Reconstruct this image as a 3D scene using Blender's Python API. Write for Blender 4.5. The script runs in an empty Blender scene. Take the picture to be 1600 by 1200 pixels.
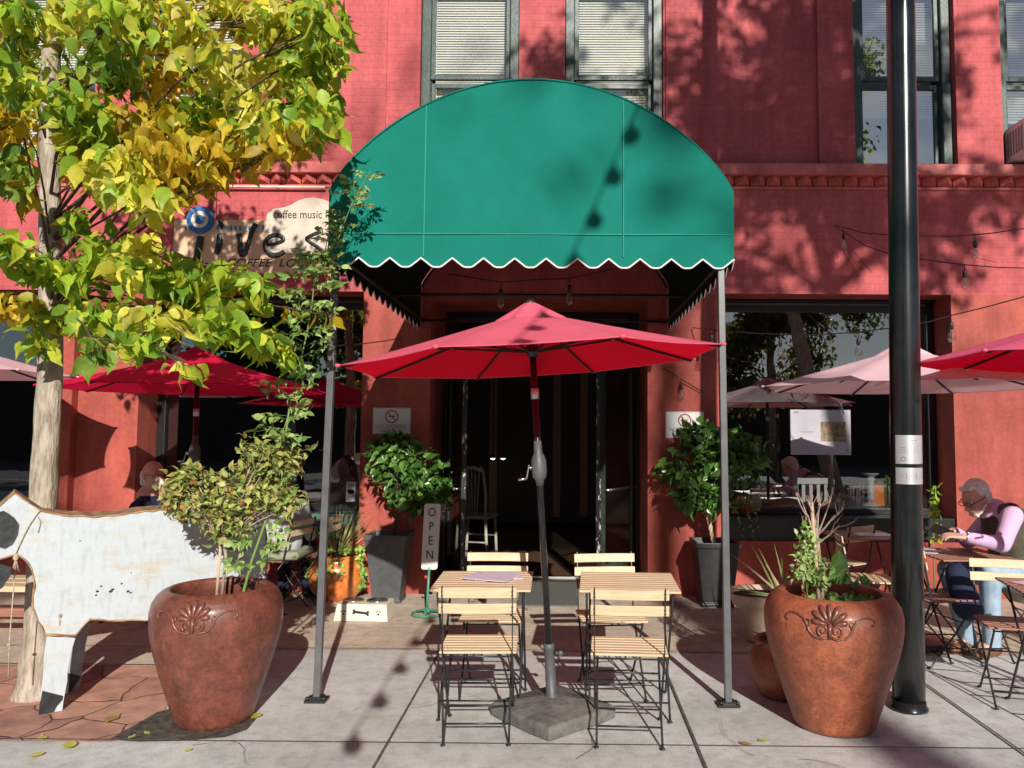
import bpy, math, random
import numpy as np
from mathutils import Vector, Matrix
R = math.radians
random.seed(7); rng = np.random.default_rng(7)
SC = bpy.context.scene
COL = SC.collection

# ------------------------------------------------------------------ camera
FPX, PX, PY = 1200.0, 875.4, 590.1          # focal length and principal point in photo pixels (1600 x 1200)
YAW, PIT, ROL, EYE = 0.0076, 0.0688, 0.0068, 1.57
Fv = Vector((-math.sin(YAW)*math.cos(PIT), math.cos(YAW)*math.cos(PIT), math.sin(PIT)))
R0 = Vector((math.cos(YAW), math.sin(YAW), 0)); U0 = R0.cross(Fv)
Rv = R0*math.cos(ROL) + U0*math.sin(ROL); Uv = Rv.cross(Fv)
C0 = Vector((0, 0, EYE))
cam = bpy.data.cameras.new('camera'); camo = bpy.data.objects.new('camera', cam); COL.objects.link(camo)
camo.matrix_world = Matrix(((Rv.x, Uv.x, -Fv.x, 0), (Rv.y, Uv.y, -Fv.y, 0), (Rv.z, Uv.z, -Fv.z, EYE), (0, 0, 0, 1)))
cam.sensor_width = 36; cam.lens = FPX/1600*36
cam.shift_x = -(PX-800)/1600; cam.shift_y = (PY-600)/1600
cam.clip_start = 0.05; cam.clip_end = 600
SC.camera = camo
def ray(px, py): return Fv + Rv*((px-PX)/FPX) - Uv*((py-PY)/FPX)
def at(px, py, Y):
    d = ray(px, py); return C0 + d*(Y/d.y)
def gnd(px, py, z=0.0):
    d = ray(px, py); return C0 + d*((z-EYE)/d.z)
def onplane(px, py, P, n):
    d = ray(px, py); return C0 + d*((P-C0).dot(n)/d.dot(n))

# ------------------------------------------------------------------ light
SUNH = Vector((0.213, -1.0, 0)).normalized(); SUN_EL = R(24.2)
SUN = Vector((SUNH.x*math.cos(SUN_EL), SUNH.y*math.cos(SUN_EL), math.sin(SUN_EL)))
sl = bpy.data.lights.new('sun', 'SUN'); slo = bpy.data.objects.new('sun', sl); COL.objects.link(slo)
sl.energy = 5.0; sl.angle = R(0.53); sl.color = (1.0, 0.95, 0.87)
slo.rotation_euler = SUN.to_track_quat('Z', 'Y').to_euler(); slo.location = (3, -8, 9)
w = bpy.data.worlds.new('World'); SC.world = w; w.use_nodes = True
nt = w.node_tree; bg = nt.nodes['Background']
sky = nt.nodes.new('ShaderNodeTexSky'); sky.sky_type = 'NISHITA'; sky.sun_disc = False
sky.sun_elevation = SUN_EL; sky.sun_rotation = math.atan2(SUNH.x, SUNH.y)
tc = nt.nodes.new('ShaderNodeTexCoord'); mp = nt.nodes.new('ShaderNodeMapping'); mp.inputs['Scale'].default_value = (1.0, 1.0, 2.6)
ns = nt.nodes.new('ShaderNodeTexNoise'); ns.inputs['Scale'].default_value = 2.6; ns.inputs['Detail'].default_value = 7
ns.inputs['Roughness'].default_value = 0.55
cr = nt.nodes.new('ShaderNodeValToRGB'); cr.color_ramp.elements[0].position = 0.54; cr.color_ramp.elements[1].position = 0.68
mx = nt.nodes.new('ShaderNodeMix'); mx.data_type = 'RGBA'
nt.links.new(tc.outputs['Generated'], mp.inputs['Vector']); nt.links.new(mp.outputs['Vector'], ns.inputs['Vector'])
nt.links.new(ns.outputs['Fac'], cr.inputs['Fac']); nt.links.new(cr.outputs['Color'], mx.inputs['Factor'])
nt.links.new(sky.outputs['Color'], mx.inputs['A']); mx.inputs['B'].default_value = (9.5, 9.8, 10.3, 1)
nt.links.new(mx.outputs['Result'], bg.inputs['Color']); bg.inputs['Strength'].default_value = 0.05
sky.dust_density = 0.3; sky.ozone_density = 3.0
SC.view_settings.view_transform = 'Standard'; SC.view_settings.look = 'None'
SC.view_settings.exposure = 0.25; SC.view_settings.gamma = 1.0
SC.render.engine = 'CYCLES'
try:
    SC.cycles.max_bounces = 8; SC.cycles.transparent_max_bounces = 12; SC.cycles.use_denoising = True
    SC.cycles.sample_clamp_indirect = 6
except Exception: pass

# ------------------------------------------------------------------ mesh builder
class MB:
    def __init__(s): s.v = []; s.f = []; s.m = []; s.s = []; s.c = None
    def add(s, vs, fs, smooth=False, m=0, M=None, col=None):
        o = len(s.v)
        if M is not None: vs = [M @ Vector(p) for p in vs]
        s.v.extend([tuple(p) for p in vs]); s.f.extend([tuple(i+o for i in f) for f in fs])
        s.m.extend([m]*len(fs)); s.s.extend([smooth]*len(fs))
        if col is not None or s.c is not None:
            if s.c is None: s.c = [(1, 1, 1, 1)]*o
            if col is None: col = (1, 1, 1, 1)
            s.c.extend([tuple(col)]*len(vs) if not isinstance(col, list) else col)
        return s
    def box(s, lo, hi, m=0, M=None, col=None):
        x0, y0, z0 = lo; x1, y1, z1 = hi
        vs = [(x0,y0,z0),(x1,y0,z0),(x1,y1,z0),(x0,y1,z0),(x0,y0,z1),(x1,y0,z1),(x1,y1,z1),(x0,y1,z1)]
        return s.add(vs, [(0,3,2,1),(4,5,6,7),(0,1,5,4),(1,2,6,5),(2,3,7,6),(3,0,4,7)], False, m, M, col)
    def cbox(s, c, d, m=0, M=None, col=None):
        return s.box([c[i]-d[i]/2 for i in range(3)], [c[i]+d[i]/2 for i in range(3)], m, M, col)
    def bar(s, a, b, w, t, m=0, up=(0, 0, 1), col=None):
        a = Vector(a); b = Vector(b); d = b-a; L = d.length; d.normalize(); u = Vector(up)
        if abs(d.dot(u)) > .99: u = Vector((0, 1, 0))
        x = d.cross(u).normalized(); y = x.cross(d)
        M = Matrix(((x.x, d.x, y.x, a.x), (x.y, d.y, y.y, a.y), (x.z, d.z, y.z, a.z), (0, 0, 0, 1)))
        return s.box((-w/2, 0, -t/2), (w/2, L, t/2), m, M, col)
    def tube(s, pts, rad, n=8, m=0, smooth=True, col=None, flat=1.0, noise=0):
        pts = [Vector(p) for p in pts]
        if not hasattr(rad, '__len__'): rad = [rad]*len(pts)
        vs = []; fs = []; pu = None
        for i, p in enumerate(pts):
            d = (pts[min(i+1, len(pts)-1)] - pts[max(i-1, 0)])
            d = d.normalized() if d.length > 1e-9 else Vector((0, 0, 1))
            if pu is None:
                pu = Vector((0, 0, 1)) if abs(d.z) < .9 else Vector((1, 0, 0))
            u = (pu - d*pu.dot(d)).normalized(); pu = u; w_ = d.cross(u)
            for k in range(n):
                a = 2*math.pi*k/n; r = rad[i]*(1+noise*(random.random()-.5))
                vs.append(p + u*math.cos(a)*r + w_*math.sin(a)*r*flat)
        for i in range(len(pts)-1):
            for k in range(n):
                a = i*n+k; b = i*n+(k+1) % n; fs.append((a, b, b+n, a+n))
        fs.append(tuple(range(n-1, -1, -1))); o = (len(pts)-1)*n; fs.append(tuple(o+k for k in range(n)))
        s.add(vs, fs, smooth, m, None, col); s.s[-1] = False; s.s[-2] = False
        return s
    def lathe(s, prof, n=32, c=(0, 0, 0), m=0, smooth=True, M=None, col=None, squash=1.0):
        vs = []; fs = []
        for r, z in prof:
            for k in range(n):
                a = 2*math.pi*k/n; vs.append((c[0]+r*math.cos(a), c[1]+r*math.sin(a)*squash, c[2]+z))
        for i in range(len(prof)-1):
            for k in range(n):
                a = i*n+k; b = i*n+(k+1) % n; fs.append((a, b, b+n, a+n))
        if prof[0][0] > 1e-4: fs.append(tuple(range(n-1, -1, -1)))
        if prof[-1][0] > 1e-4: o = (len(prof)-1)*n; fs.append(tuple(o+k for k in range(n)))
        return s.add(vs, fs, smooth, m, M, col)
    def ell(s, c, r, n=14, k=9, m=0, M=None, col=None):
        prof = [(math.sin(math.pi*i/k), -math.cos(math.pi*i/k)) for i in range(k+1)]
        T = Matrix.Translation(Vector(c)) @ Matrix.Diagonal((r[0], r[1], r[2], 1))
        if M is not None: T = M @ T
        prof[0] = (1e-5, -1); prof[-1] = (1e-5, 1)
        return s.lathe(prof, n, (0, 0, 0), m, True, T, col)
    def cap(s, a, b, ra, rb, n=12, m=0, col=None):          # capsule with round ends, for bodies
        a = Vector(a); b = Vector(b); d = (b-a); L = d.length; d = d/L if L > 1e-6 else Vector((0, 0, 1))
        pts = []; rr = []
        for t in (-1, -.8, -.45, 0): pts.append(a+d*ra*t); rr.append(max(1e-3, ra*math.sqrt(max(0, 1-t*t))))
        for t in (0, .45, .8, 1): pts.append(b+d*rb*t); rr.append(max(1e-3, rb*math.sqrt(max(0, 1-t*t))))
        return s.tube(pts, rr, n, m, True, col)
    def prism(s, poly, y0, y1, m=0, M=None, col=None, axis='y', smooth=False):     # poly in x,z extruded along y
        n = len(poly)
        if axis == 'y': vs = [(x, y0, z) for x, z in poly]+[(x, y1, z) for x, z in poly]
        else: vs = [(x, z, y0) for x, z in poly]+[(x, z, y1) for x, z in poly]
        fs = [tuple(range(n)), tuple(range(2*n-1, n-1, -1))]+[((i+1) % n, i, i+n, (i+1) % n+n) for i in range(n)]
        return s.add(vs, fs, smooth, m, M, col)
    def npadd(s, V, F, col, smooth=True, m=0):              # V (n,k,3), F template faces, col (n,3)
        n, k, _ = V.shape; o = len(s.v)
        if s.c is None: s.c = [(1, 1, 1, 1)]*o
        s.v.extend(map(tuple, V.reshape(-1, 3).tolist()))
        for i in range(n):
            b = o+i*k
            s.f.extend([tuple(j+b for j in f) for f in F])
        s.m.extend([m]*(n*len(F))); s.s.extend([smooth]*(n*len(F)))
        cc = np.repeat(np.concatenate([col, np.ones((n, 1))], 1), k, 0); s.c.extend(map(tuple, cc.tolist()))
        return s
    def mesh(s, name, mats, off=None):
        me = bpy.data.meshes.new(name)
        vs = s.v if off is None else [(a-off[0], b-off[1], c-off[2]) for a, b, c in s.v]
        me.from_pydata(vs, [], s.f)
        for mt in (mats if isinstance(mats, (list, tuple)) else [mats]): me.materials.append(mt)
        me.polygons.foreach_set('material_index', s.m); me.polygons.foreach_set('use_smooth', s.s)
        if s.c is not None:
            at_ = me.color_attributes.new('tint', 'FLOAT_COLOR', 'POINT')
            at_.data.foreach_set('color', [x for c in s.c for x in c])
        me.update(); return me

def obj(name, mb, mats, parent=None, world=False, mods=None):
    off = None
    if world and parent is not None:
        t = parent; off = Vector((0, 0, 0))
        while t is not None: off = off+t.location; t = t.parent
    o = bpy.data.objects.new(name, mb.mesh(name, mats, off)); COL.objects.link(o)
    if parent is not None: o.parent = parent
    if mods:
        for k, a in mods:
            md = o.modifiers.new(k.lower(), k)
            for q, v in a.items(): setattr(md, q, v)
    return o
BEV = lambda w_, s_=2: ('BEVEL', dict(width=w_, segments=s_, limit_method='ANGLE', angle_limit=R(40)))
def tag(o, label, cat, group=None, kind=None):
    if label: o['label'] = label
    if cat: o['category'] = cat
    if group: o['group'] = group
    if kind: o['kind'] = kind
    return o
def thing(name, label, cat, loc=(0, 0, 0), rotz=0.0, group=None):
    o = bpy.data.objects.new(name, None); COL.objects.link(o); o.location = loc; o.rotation_euler = (0, 0, rotz)
    o.empty_display_size = .1
    return tag(o, label, cat, group)
def struct(name, mb, mats, mods=None):
    o = obj(name, mb, mats, None, False, mods); o['kind'] = 'structure'; return o
def dup(root, loc, rotz, label, group=None, rx=0, ry=0):
    r = root.copy(); COL.objects.link(r); r.location = loc; r.rotation_euler = (rx, ry, rotz); r['label'] = label
    if group: r['group'] = group
    def rec(src, dst):
        for ch in list(src.children):
            c = ch.copy(); COL.objects.link(c); c.parent = dst; rec(ch, c)
    rec(root, r); return r

# ------------------------------------------------------------------ materials
def mat(name, col, rough=.6, metal=0.0, var=0.0, vscale=8.0, bump=0.0, bscale=60.0, coat=0.0, spec=None, col2=None, detail=6, stretch=None, contrast=(.35, .65), tint=False):
    m = bpy.data.materials.new(name); m.use_nodes = True; t = m.node_tree; b = t.nodes['Principled BSDF']
    b.inputs['Base Color'].default_value = (*col, 1); b.inputs['Roughness'].default_value = rough; b.inputs['Metallic'].default_value = metal
    if coat: b.inputs['Coat Weight'].default_value = coat; b.inputs['Coat Roughness'].default_value = .15
    if spec is not None: b.inputs['Specular IOR Level'].default_value = spec
    tcn = t.nodes.new('ShaderNodeTexCoord'); vec = tcn.outputs['Object']
    if stretch:
        mpn = t.nodes.new('ShaderNodeMapping'); mpn.inputs['Scale'].default_value = stretch
        t.links.new(vec, mpn.inputs['Vector']); vec = mpn.outputs['Vector']
    src = None
    if tint:
        an = t.nodes.new('ShaderNodeAttribute'); an.attribute_name = 'tint'; src = an.outputs['Color']
    if var or col2:
        n = t.nodes.new('ShaderNodeTexNoise'); n.inputs['Scale'].default_value = vscale; n.inputs['Detail'].default_value = detail
        n.inputs['Roughness'].default_value = .65
        t.links.new(vec, n.inputs['Vector'])
        r = t.nodes.new('ShaderNodeValToRGB'); r.color_ramp.elements[0].position = contrast[0]; r.color_ramp.elements[1].position = contrast[1]
        c2 = col2 if col2 else tuple(c*(1+var) for c in col); c1 = col if col2 else tuple(c*(1-var) for c in col)
        r.color_ramp.elements[0].color = (*c1, 1); r.color_ramp.elements[1].color = (*c2, 1)
        t.links.new(n.outputs['Fac'], r.inputs['Fac'])
        if src is not None:
            mm = t.nodes.new('ShaderNodeMix'); mm.data_type = 'RGBA'; mm.blend_type = 'MULTIPLY'; mm.inputs['Factor'].default_value = 1
            t.links.new(src, mm.inputs['A']); t.links.new(r.outputs['Color'], mm.inputs['B']); src = mm.outputs['Result']
        else: src = r.outputs['Color']
    if src is not None: t.links.new(src, b.inputs['Base Color'])
    if bump:
        n2 = t.nodes.new('ShaderNodeTexNoise'); n2.inputs['Scale'].default_value = bscale; n2.inputs['Detail'].default_value = 4
        t.links.new(vec, n2.inputs['Vector'])
        bn = t.nodes.new('ShaderNodeBump'); bn.inputs['Strength'].default_value = bump; bn.inputs['Distance'].default_value = .01
        t.links.new(n2.outputs['Fac'], bn.inputs['Height']); t.links.new(bn.outputs['Normal'], b.inputs['Normal'])
    return m
def fabric(name, col, trans=.45, var=.06, weave=900, tcol=None, inside=None, wr=.25):
    m = mat(name, col, .85, var=var, vscale=3.0, bump=.15, bscale=weave); t = m.node_tree; b = t.nodes['Principled BSDF']
    b.inputs['Specular IOR Level'].default_value = .2
    tr = t.nodes.new('ShaderNodeBsdfTranslucent'); mxs = t.nodes.new('ShaderNodeMixShader'); mxs.inputs[0].default_value = trans
    tr.inputs['Color'].default_value = (*(tcol or col), 1)
    if inside:  # underside colour, painted to hold the glow of sun through the cloth
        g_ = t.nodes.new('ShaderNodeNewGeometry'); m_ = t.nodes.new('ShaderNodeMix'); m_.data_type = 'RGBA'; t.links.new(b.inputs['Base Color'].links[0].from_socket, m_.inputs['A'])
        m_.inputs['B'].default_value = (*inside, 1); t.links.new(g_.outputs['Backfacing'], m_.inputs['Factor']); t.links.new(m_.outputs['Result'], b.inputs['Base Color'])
    tc_ = t.nodes.new('ShaderNodeTexCoord'); n_ = t.nodes.new('ShaderNodeTexNoise'); n_.inputs['Scale'].default_value = 4.5; n_.inputs['Detail'].default_value = 3; n_.inputs['Distortion'].default_value = .6
    b_ = t.nodes.new('ShaderNodeBump'); b_.inputs['Strength'].default_value = wr; b_.inputs['Distance'].default_value = .03
    t.links.new(tc_.outputs['Object'], n_.inputs['Vector']); t.links.new(n_.outputs['Fac'], b_.inputs['Height'])
    t.links.new(b.inputs['Normal'].links[0].from_socket, b_.inputs['Normal']); t.links.new(b_.outputs['Normal'], b.inputs['Normal'])
    out = t.nodes['Material Output']
    t.links.new(b.outputs[0], mxs.inputs[1]); t.links.new(tr.outputs[0], mxs.inputs[2]); t.links.new(mxs.outputs[0], out.inputs[0])
    return m
def leafmat(name, trans=.35, rough=.45, spec=.4):
    m = mat(name, (1, 1, 1), rough, tint=True, var=.18, vscale=30); t = m.node_tree; b = t.nodes['Principled BSDF']
    b.inputs['Specular IOR Level'].default_value = spec
    tr = t.nodes.new('ShaderNodeBsdfTranslucent'); mxs = t.nodes.new('ShaderNodeMixShader'); mxs.inputs[0].default_value = trans
    a = t.nodes.new('ShaderNodeAttribute'); a.attribute_name = 'tint'; t.links.new(a.outputs['Color'], tr.inputs['Color'])
    t.links.new(b.outputs[0], mxs.inputs[1]); t.links.new(tr.outputs[0], mxs.inputs[2]); t.links.new(mxs.outputs[0], t.nodes['Material Output'].inputs[0])
    return m
def glass(name, refl, tintc=(.75, .8, .78)):
    m = bpy.data.materials.new(name); m.use_nodes = True; t = m.node_tree; t.nodes.clear()
    out = t.nodes.new('ShaderNodeOutputMaterial'); g = t.nodes.new('ShaderNodeBsdfGlossy'); g.inputs['Roughness'].default_value = .004
    tr = t.nodes.new('ShaderNodeBsdfTransparent'); tr.inputs['Color'].default_value = (*tintc, 1)
    mxs = t.nodes.new('ShaderNodeMixShader'); lw = t.nodes.new('ShaderNodeLayerWeight'); lw.inputs['Blend'].default_value = .5
    ma = t.nodes.new('ShaderNodeMath'); ma.operation = 'MULTIPLY_ADD'; ma.inputs[1].default_value = .5; ma.inputs[2].default_value = refl; ma.use_clamp = True
    pw = t.nodes.new('ShaderNodeMath'); pw.operation = 'POWER'; pw.inputs[1].default_value = 3
    t.links.new(lw.outputs['Facing'], pw.inputs[0]); t.links.new(pw.outputs[0], ma.inputs[0]); t.links.new(ma.outputs[0], mxs.inputs[0])
    # slight waviness of old panes
    tcn = t.nodes.new('ShaderNodeTexCoord'); n = t.nodes.new('ShaderNodeTexNoise'); n.inputs['Scale'].default_value = 1.7
    bn = t.nodes.new('ShaderNodeBump'); bn.inputs['Strength'].default_value = .05; bn.inputs['Distance'].default_value = .02
    t.links.new(tcn.outputs['Object'], n.inputs['Vector']); t.links.new(n.outputs['Fac'], bn.inputs['Height']); t.links.new(bn.outputs['Normal'], g.inputs['Normal'])
    t.links.new(tr.outputs[0], mxs.inputs[1]); t.links.new(g.outputs[0], mxs.inputs[2]); t.links.new(mxs.outputs[0], out.inputs[0])
    return m
def emit(name, col, s):
    m = bpy.data.materials.new(name); m.use_nodes = True; b = m.node_tree.nodes['Principled BSDF']
    b.inputs['Emission Color'].default_value = (*col, 1); b.inputs['Emission Strength'].default_value = s; return m
def brickmat(name, col, dark, msc=1.0, bumps=.5):
    m = mat(name, col, .72, var=.10, spec=.3, vscale=1.6, detail=9, contrast=(.3, .7)); t = m.node_tree; b = t.nodes['Principled BSDF']
    tcn = t.nodes.new('ShaderNodeTexCoord'); sp = t.nodes.new('ShaderNodeSeparateXYZ'); cb = t.nodes.new('ShaderNodeCombineXYZ')
    ad = t.nodes.new('ShaderNodeMath'); ad.operation = 'ADD'
    t.links.new(tcn.outputs['Object'], sp.inputs[0]); t.links.new(sp.outputs['X'], ad.inputs[0]); t.links.new(sp.outputs['Y'], ad.inputs[1])
    t.links.new(ad.outputs[0], cb.inputs['X']); t.links.new(sp.outputs['Z'], cb.inputs['Y'])
    br = t.nodes.new('ShaderNodeTexBrick'); br.inputs['Scale'].default_value = 1.0
    br.inputs['Brick Width'].default_value = .215; br.inputs['Row Height'].default_value = .072; br.inputs['Mortar Size'].default_value = .0045
    br.inputs['Mortar Smooth'].default_value = .6; br.inputs['Color1'].default_value = (1, 1, 1, 1); br.inputs['Color2'].default_value = (.86, .86, .86, 1)
    br.inputs['Mortar'].default_value = (.45, .45, .45, 1); br.offset = .5
    nd = t.nodes.new('ShaderNodeTexNoise'); nd.inputs['Scale'].default_value = 6.0; nd.inputs['Detail'].default_value = 5
    mv = t.nodes.new('ShaderNodeVectorMath'); mv.operation = 'MULTIPLY_ADD'; mv.inputs[1].default_value = (.006, .006, .006)
    t.links.new(tcn.outputs['Object'], nd.inputs['Vector']); t.links.new(nd.outputs['Color'], mv.inputs[0]); t.links.new(cb.outputs[0], mv.inputs[2])
    t.links.new(mv.outputs[0], br.inputs['Vector'])
    base = b.inputs['Base Color'].links[0].from_socket
    mm = t.nodes.new('ShaderNodeMix'); mm.data_type = 'RGBA'; mm.blend_type = 'MULTIPLY'; mm.inputs['Factor'].default_value = .22*msc
    t.links.new(base, mm.inputs['A']); t.links.new(br.outputs['Color'], mm.inputs['B']); t.links.new(mm.outputs['Result'], b.inputs['Base Color'])
    n2 = t.nodes.new('ShaderNodeTexNoise'); n2.inputs['Scale'].default_value = 55; n2.inputs['Detail'].default_value = 3
    ad2 = t.nodes.new('ShaderNodeMath'); ad2.operation = 'MULTIPLY_ADD'; ad2.inputs[1].default_value = .25
    sep = t.nodes.new('ShaderNodeSeparateColor'); t.links.new(br.outputs['Color'], sep.inputs[0])
    t.links.new(tcn.outputs['Object'], n2.inputs['Vector']); t.links.new(n2.outputs['Fac'], ad2.inputs[0]); t.links.new(sep.outputs[0], ad2.inputs[2])
    bn = t.nodes.new('ShaderNodeBump'); bn.inputs['Strength'].default_value = bumps; bn.inputs['Distance'].default_value = .006
    t.links.new(ad2.outputs[0], bn.inputs['Height']); t.links.new(bn.outputs['Normal'], b.inputs['Normal'])
    return m

M = {}
M['brick'] = brickmat('painted_brick', (.49, .088, .092), 0)
M['stucco'] = mat('painted_plaster', (.36, .070, .052), .7, var=.20, spec=.3, vscale=1.3, bump=.2, bscale=35)
M['redtrim'] = mat('red_trim', (.55, .11, .095), .5, var=.08, vscale=4, bump=.08, bscale=30)
M['dkgreen'] = mat('dark_green_paint', (.035, .06, .05), .4, var=.3, vscale=14, bump=.15, bscale=40)
M['grnpanel'] = mat('green_panel_paint', (.06, .13, .10), .4, var=.2, vscale=5)
M['blackpaint'] = mat('black_paint', (.012, .012, .013), .35, var=.3, vscale=30, bump=.1, bscale=40)
M['chipped'] = mat('chipped_black_paint', (.015, .015, .015), .45, col2=(.55, .55, .52), vscale=26, contrast=(.56, .60), stretch=(1, 1, .35), detail=8)
M['conc'] = mat('sidewalk_concrete', (.50, .505, .49), .9, col2=(.655, .655, .635), vscale=1.4, detail=12, bump=.35, bscale=160, contrast=(.3, .72))
M['tan'] = mat('tan_concrete', (.47, .38, .29), .88, col2=(.66, .56, .46), vscale=3.0, detail=12, bump=.4, bscale=120, contrast=(.3, .7))
M['seam'] = mat('joint_dirt', (.10, .085, .07), .95, var=.4, vscale=30)
M['soil'] = mat('soil', (.07, .055, .042), .95, var=.6, vscale=25, bump=1.0, bscale=60)
M['asphalt'] = mat('asphalt', (.05, .05, .052), .9, var=.2, vscale=5)
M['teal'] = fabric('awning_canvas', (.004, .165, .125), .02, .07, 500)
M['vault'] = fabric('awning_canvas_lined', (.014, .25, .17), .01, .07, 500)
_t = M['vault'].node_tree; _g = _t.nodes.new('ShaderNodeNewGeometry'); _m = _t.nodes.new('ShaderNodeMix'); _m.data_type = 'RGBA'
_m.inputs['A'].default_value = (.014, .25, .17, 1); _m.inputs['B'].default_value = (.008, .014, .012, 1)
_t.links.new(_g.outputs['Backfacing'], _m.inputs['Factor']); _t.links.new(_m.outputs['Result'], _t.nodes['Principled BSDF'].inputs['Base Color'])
M['white'] = mat('white_trim', (.72, .72, .68), .6)
M['bkmetal'] = mat('black_metal', (.02, .02, .022), .38, var=.3, vscale=20)
M['post'] = mat('grey_post_metal', (.10, .10, .105), .35, .0, var=.15, vscale=10)
M['pole'] = mat('glossy_black_pole', (.010, .011, .012), .22, var=.3, vscale=12, coat=.3)
M['steel'] = mat('steel', (.6, .6, .6), .28, 1.0)
M['silver'] = mat('silver_sticker', (.62, .62, .63), .35, .6, var=.1, vscale=10)
M['pink'] = fabric('red_pink_canvas', (.90, .17, .26), .34, tcol=(1, .003, .03), inside=(.80, .006, .035))  # same cloth both sides: sun sheen painted into top, red glow into underside
M['crimson'] = fabric('crimson_canvas', (.80, .012, .075), .40)
M['palepink'] = fabric('faded_pink_canvas', (.90, .60, .65), .25)
M['midpink'] = fabric('bright_pink_canvas', (.90, .17, .31), .34, tcol=(1, .003, .05), inside=(.80, .008, .05))  # top and underside colours again carry painted sheen and glow
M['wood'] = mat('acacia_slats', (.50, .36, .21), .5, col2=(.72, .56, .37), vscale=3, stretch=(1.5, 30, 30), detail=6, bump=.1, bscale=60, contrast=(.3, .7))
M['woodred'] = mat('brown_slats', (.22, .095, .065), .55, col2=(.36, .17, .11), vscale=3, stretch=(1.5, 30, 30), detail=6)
M['terra'] = mat('oxblood_glazed_clay', (.09, .028, .021), .45, col2=(.22, .064, .038), vscale=10, detail=15, bump=.12, bscale=70, coat=.2, contrast=(.30, .74), stretch=(1, 1, 1.2))
M['terra2'] = mat('orange_clay', (.37, .105, .048), .52, col2=(.20, .058, .032), vscale=9, detail=15, bump=.15, bscale=70, coat=.08, contrast=(.34, .74), stretch=(1, 1, 1.2))
M['relief'] = mat('dark_relief', (.16, .055, .035), .38, var=.3, vscale=20, coat=.2)
M['orange'] = mat('orange_glaze', (.62, .13, .02), .25, col2=(.80, .28, .07), vscale=9, detail=8, coat=.6)
M['plastic'] = mat('black_planter_plastic', (.030, .031, .032), .45, var=.2, vscale=12)
M['plasticg'] = mat('grey_planter_plastic', (.075, .078, .08), .5, var=.2, vscale=12)
M['cream'] = mat('cream_stoneware', (.55, .42, .30), .6, var=.15, vscale=8)
M['bark'] = mat('tree_bark', (.20, .155, .115), .9, col2=(.46, .39, .31), vscale=30, stretch=(1, 1, .22), bump=1.0, bscale=70, detail=9, contrast=(.35, .62))
M['twig'] = mat('twig', (.09, .06, .04), .8, var=.3, vscale=30)
M['cane'] = mat('green_cane', (.16, .24, .06), .6)
M['stake'] = mat('stake_wood', (.52, .38, .25), .7, var=.2, vscale=20)
M['deadwood'] = mat('dead_stem', (.42, .30, .24), .8, var=.3, vscale=25)
M['leaf'] = leafmat('tree_leaf', .5)
M['leafg'] = leafmat('glossy_leaf', .15, .25, .55)
M['leafm'] = leafmat('small_leaf', .25, .5)
M['cow'] = mat('weathered_white_paint', (.47, .505, .53), .42, col2=(.46, .33, .13), vscale=4.2, detail=10, bump=.6, bscale=7, contrast=(.52, .76), stretch=(.7, 1, 1.8))
M['rust'] = mat('rusty_edge', (.20, .09, .04), .8, col2=(.45, .30, .16), vscale=18)
M['cowblack'] = mat('black_hoof_paint', (.02, .022, .025), .5, var=.5, vscale=15, bump=.4, bscale=25)
M['greysheet'] = mat('bare_galvanised_sheet', (.30, .32, .34), .5, var=.2, vscale=8)
M['rope'] = mat('rope', (.45, .36, .24), .9, var=.3, vscale=80)
M['signtan'] = mat('sign_tan', (.74, .46, .29), .6, var=.08, vscale=5)
M['signcream'] = mat('sign_cream', (.72, .60, .47), .6, var=.06, vscale=6)
M['signblue'] = mat('sign_blue', (.03, .14, .36), .5, var=.15, vscale=12)
M['keys'] = mat('sign_keys', (.50, .47, .42), .6, var=.1, vscale=6)
M['keydark'] = mat('sign_keys_dark', (.12, .11, .11), .6)
M['blacklet'] = mat('black_letter', (.012, .014, .014), .4)
M['panelw'] = mat('white_sign_panel', (.68, .68, .66), .4, var=.05, vscale=4)
M['redink'] = mat('red_ink', (.45, .04, .04), .5)
M['greyink'] = mat('grey_ink', (.20, .20, .21), .6)
M['opensign'] = mat('open_sign_panel', (.62, .61, .57), .5, var=.05, vscale=6)
M['verdi'] = mat('green_enamel', (.06, .26, .17), .4, var=.2, vscale=20)
M['glassup'] = glass('upper_window_glass', .26, (.94, .96, .93))
M['glassmir'] = glass('reflective_upper_glass', .55, (.9, .93, .92))
M['glassshop'] = glass('shop_window_glass', .32, (.70, .74, .72))
M['glassdoor'] = glass('door_glass', .10, (.7, .75, .7))
M['bulb'] = glass('bulb_glass', .18, (.93, .91, .86))
M['frost'] = mat('frosted_globe', (.75, .74, .70), .3)
M['blind'] = mat('venetian_blind', (.90, .87, .77), .5)
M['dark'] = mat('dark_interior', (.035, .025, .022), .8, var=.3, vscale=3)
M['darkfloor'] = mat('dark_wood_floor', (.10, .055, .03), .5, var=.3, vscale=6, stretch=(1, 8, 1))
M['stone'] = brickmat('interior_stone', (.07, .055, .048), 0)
M['creamwood'] = mat('cream_chair_paint', (.36, .34, .27), .5)
M['candle'] = mat('grey_candlestick', (.42, .42, .42), .5, var=.15, vscale=20)
M['menu'] = mat('menu_paper', (.62, .55, .66), .6, col2=(.40, .20, .28), vscale=22, contrast=(.60, .66))
M['mat'] = mat('grey_doormat', (.13, .13, .12), .95, var=.2, vscale=40, bump=.6, bscale=200)
M['navy'] = mat('navy_cloth', (.008, .014, .05), .85, var=.2, vscale=10)
M['jean'] = mat('pale_denim', (.22, .32, .42), .85, col2=(.36, .47, .57), vscale=9, bump=.3, bscale=20)
M['lilac'] = mat('lilac_shirt', (.62, .42, .64), .8, var=.08, vscale=8, bump=.3, bscale=14)
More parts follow.
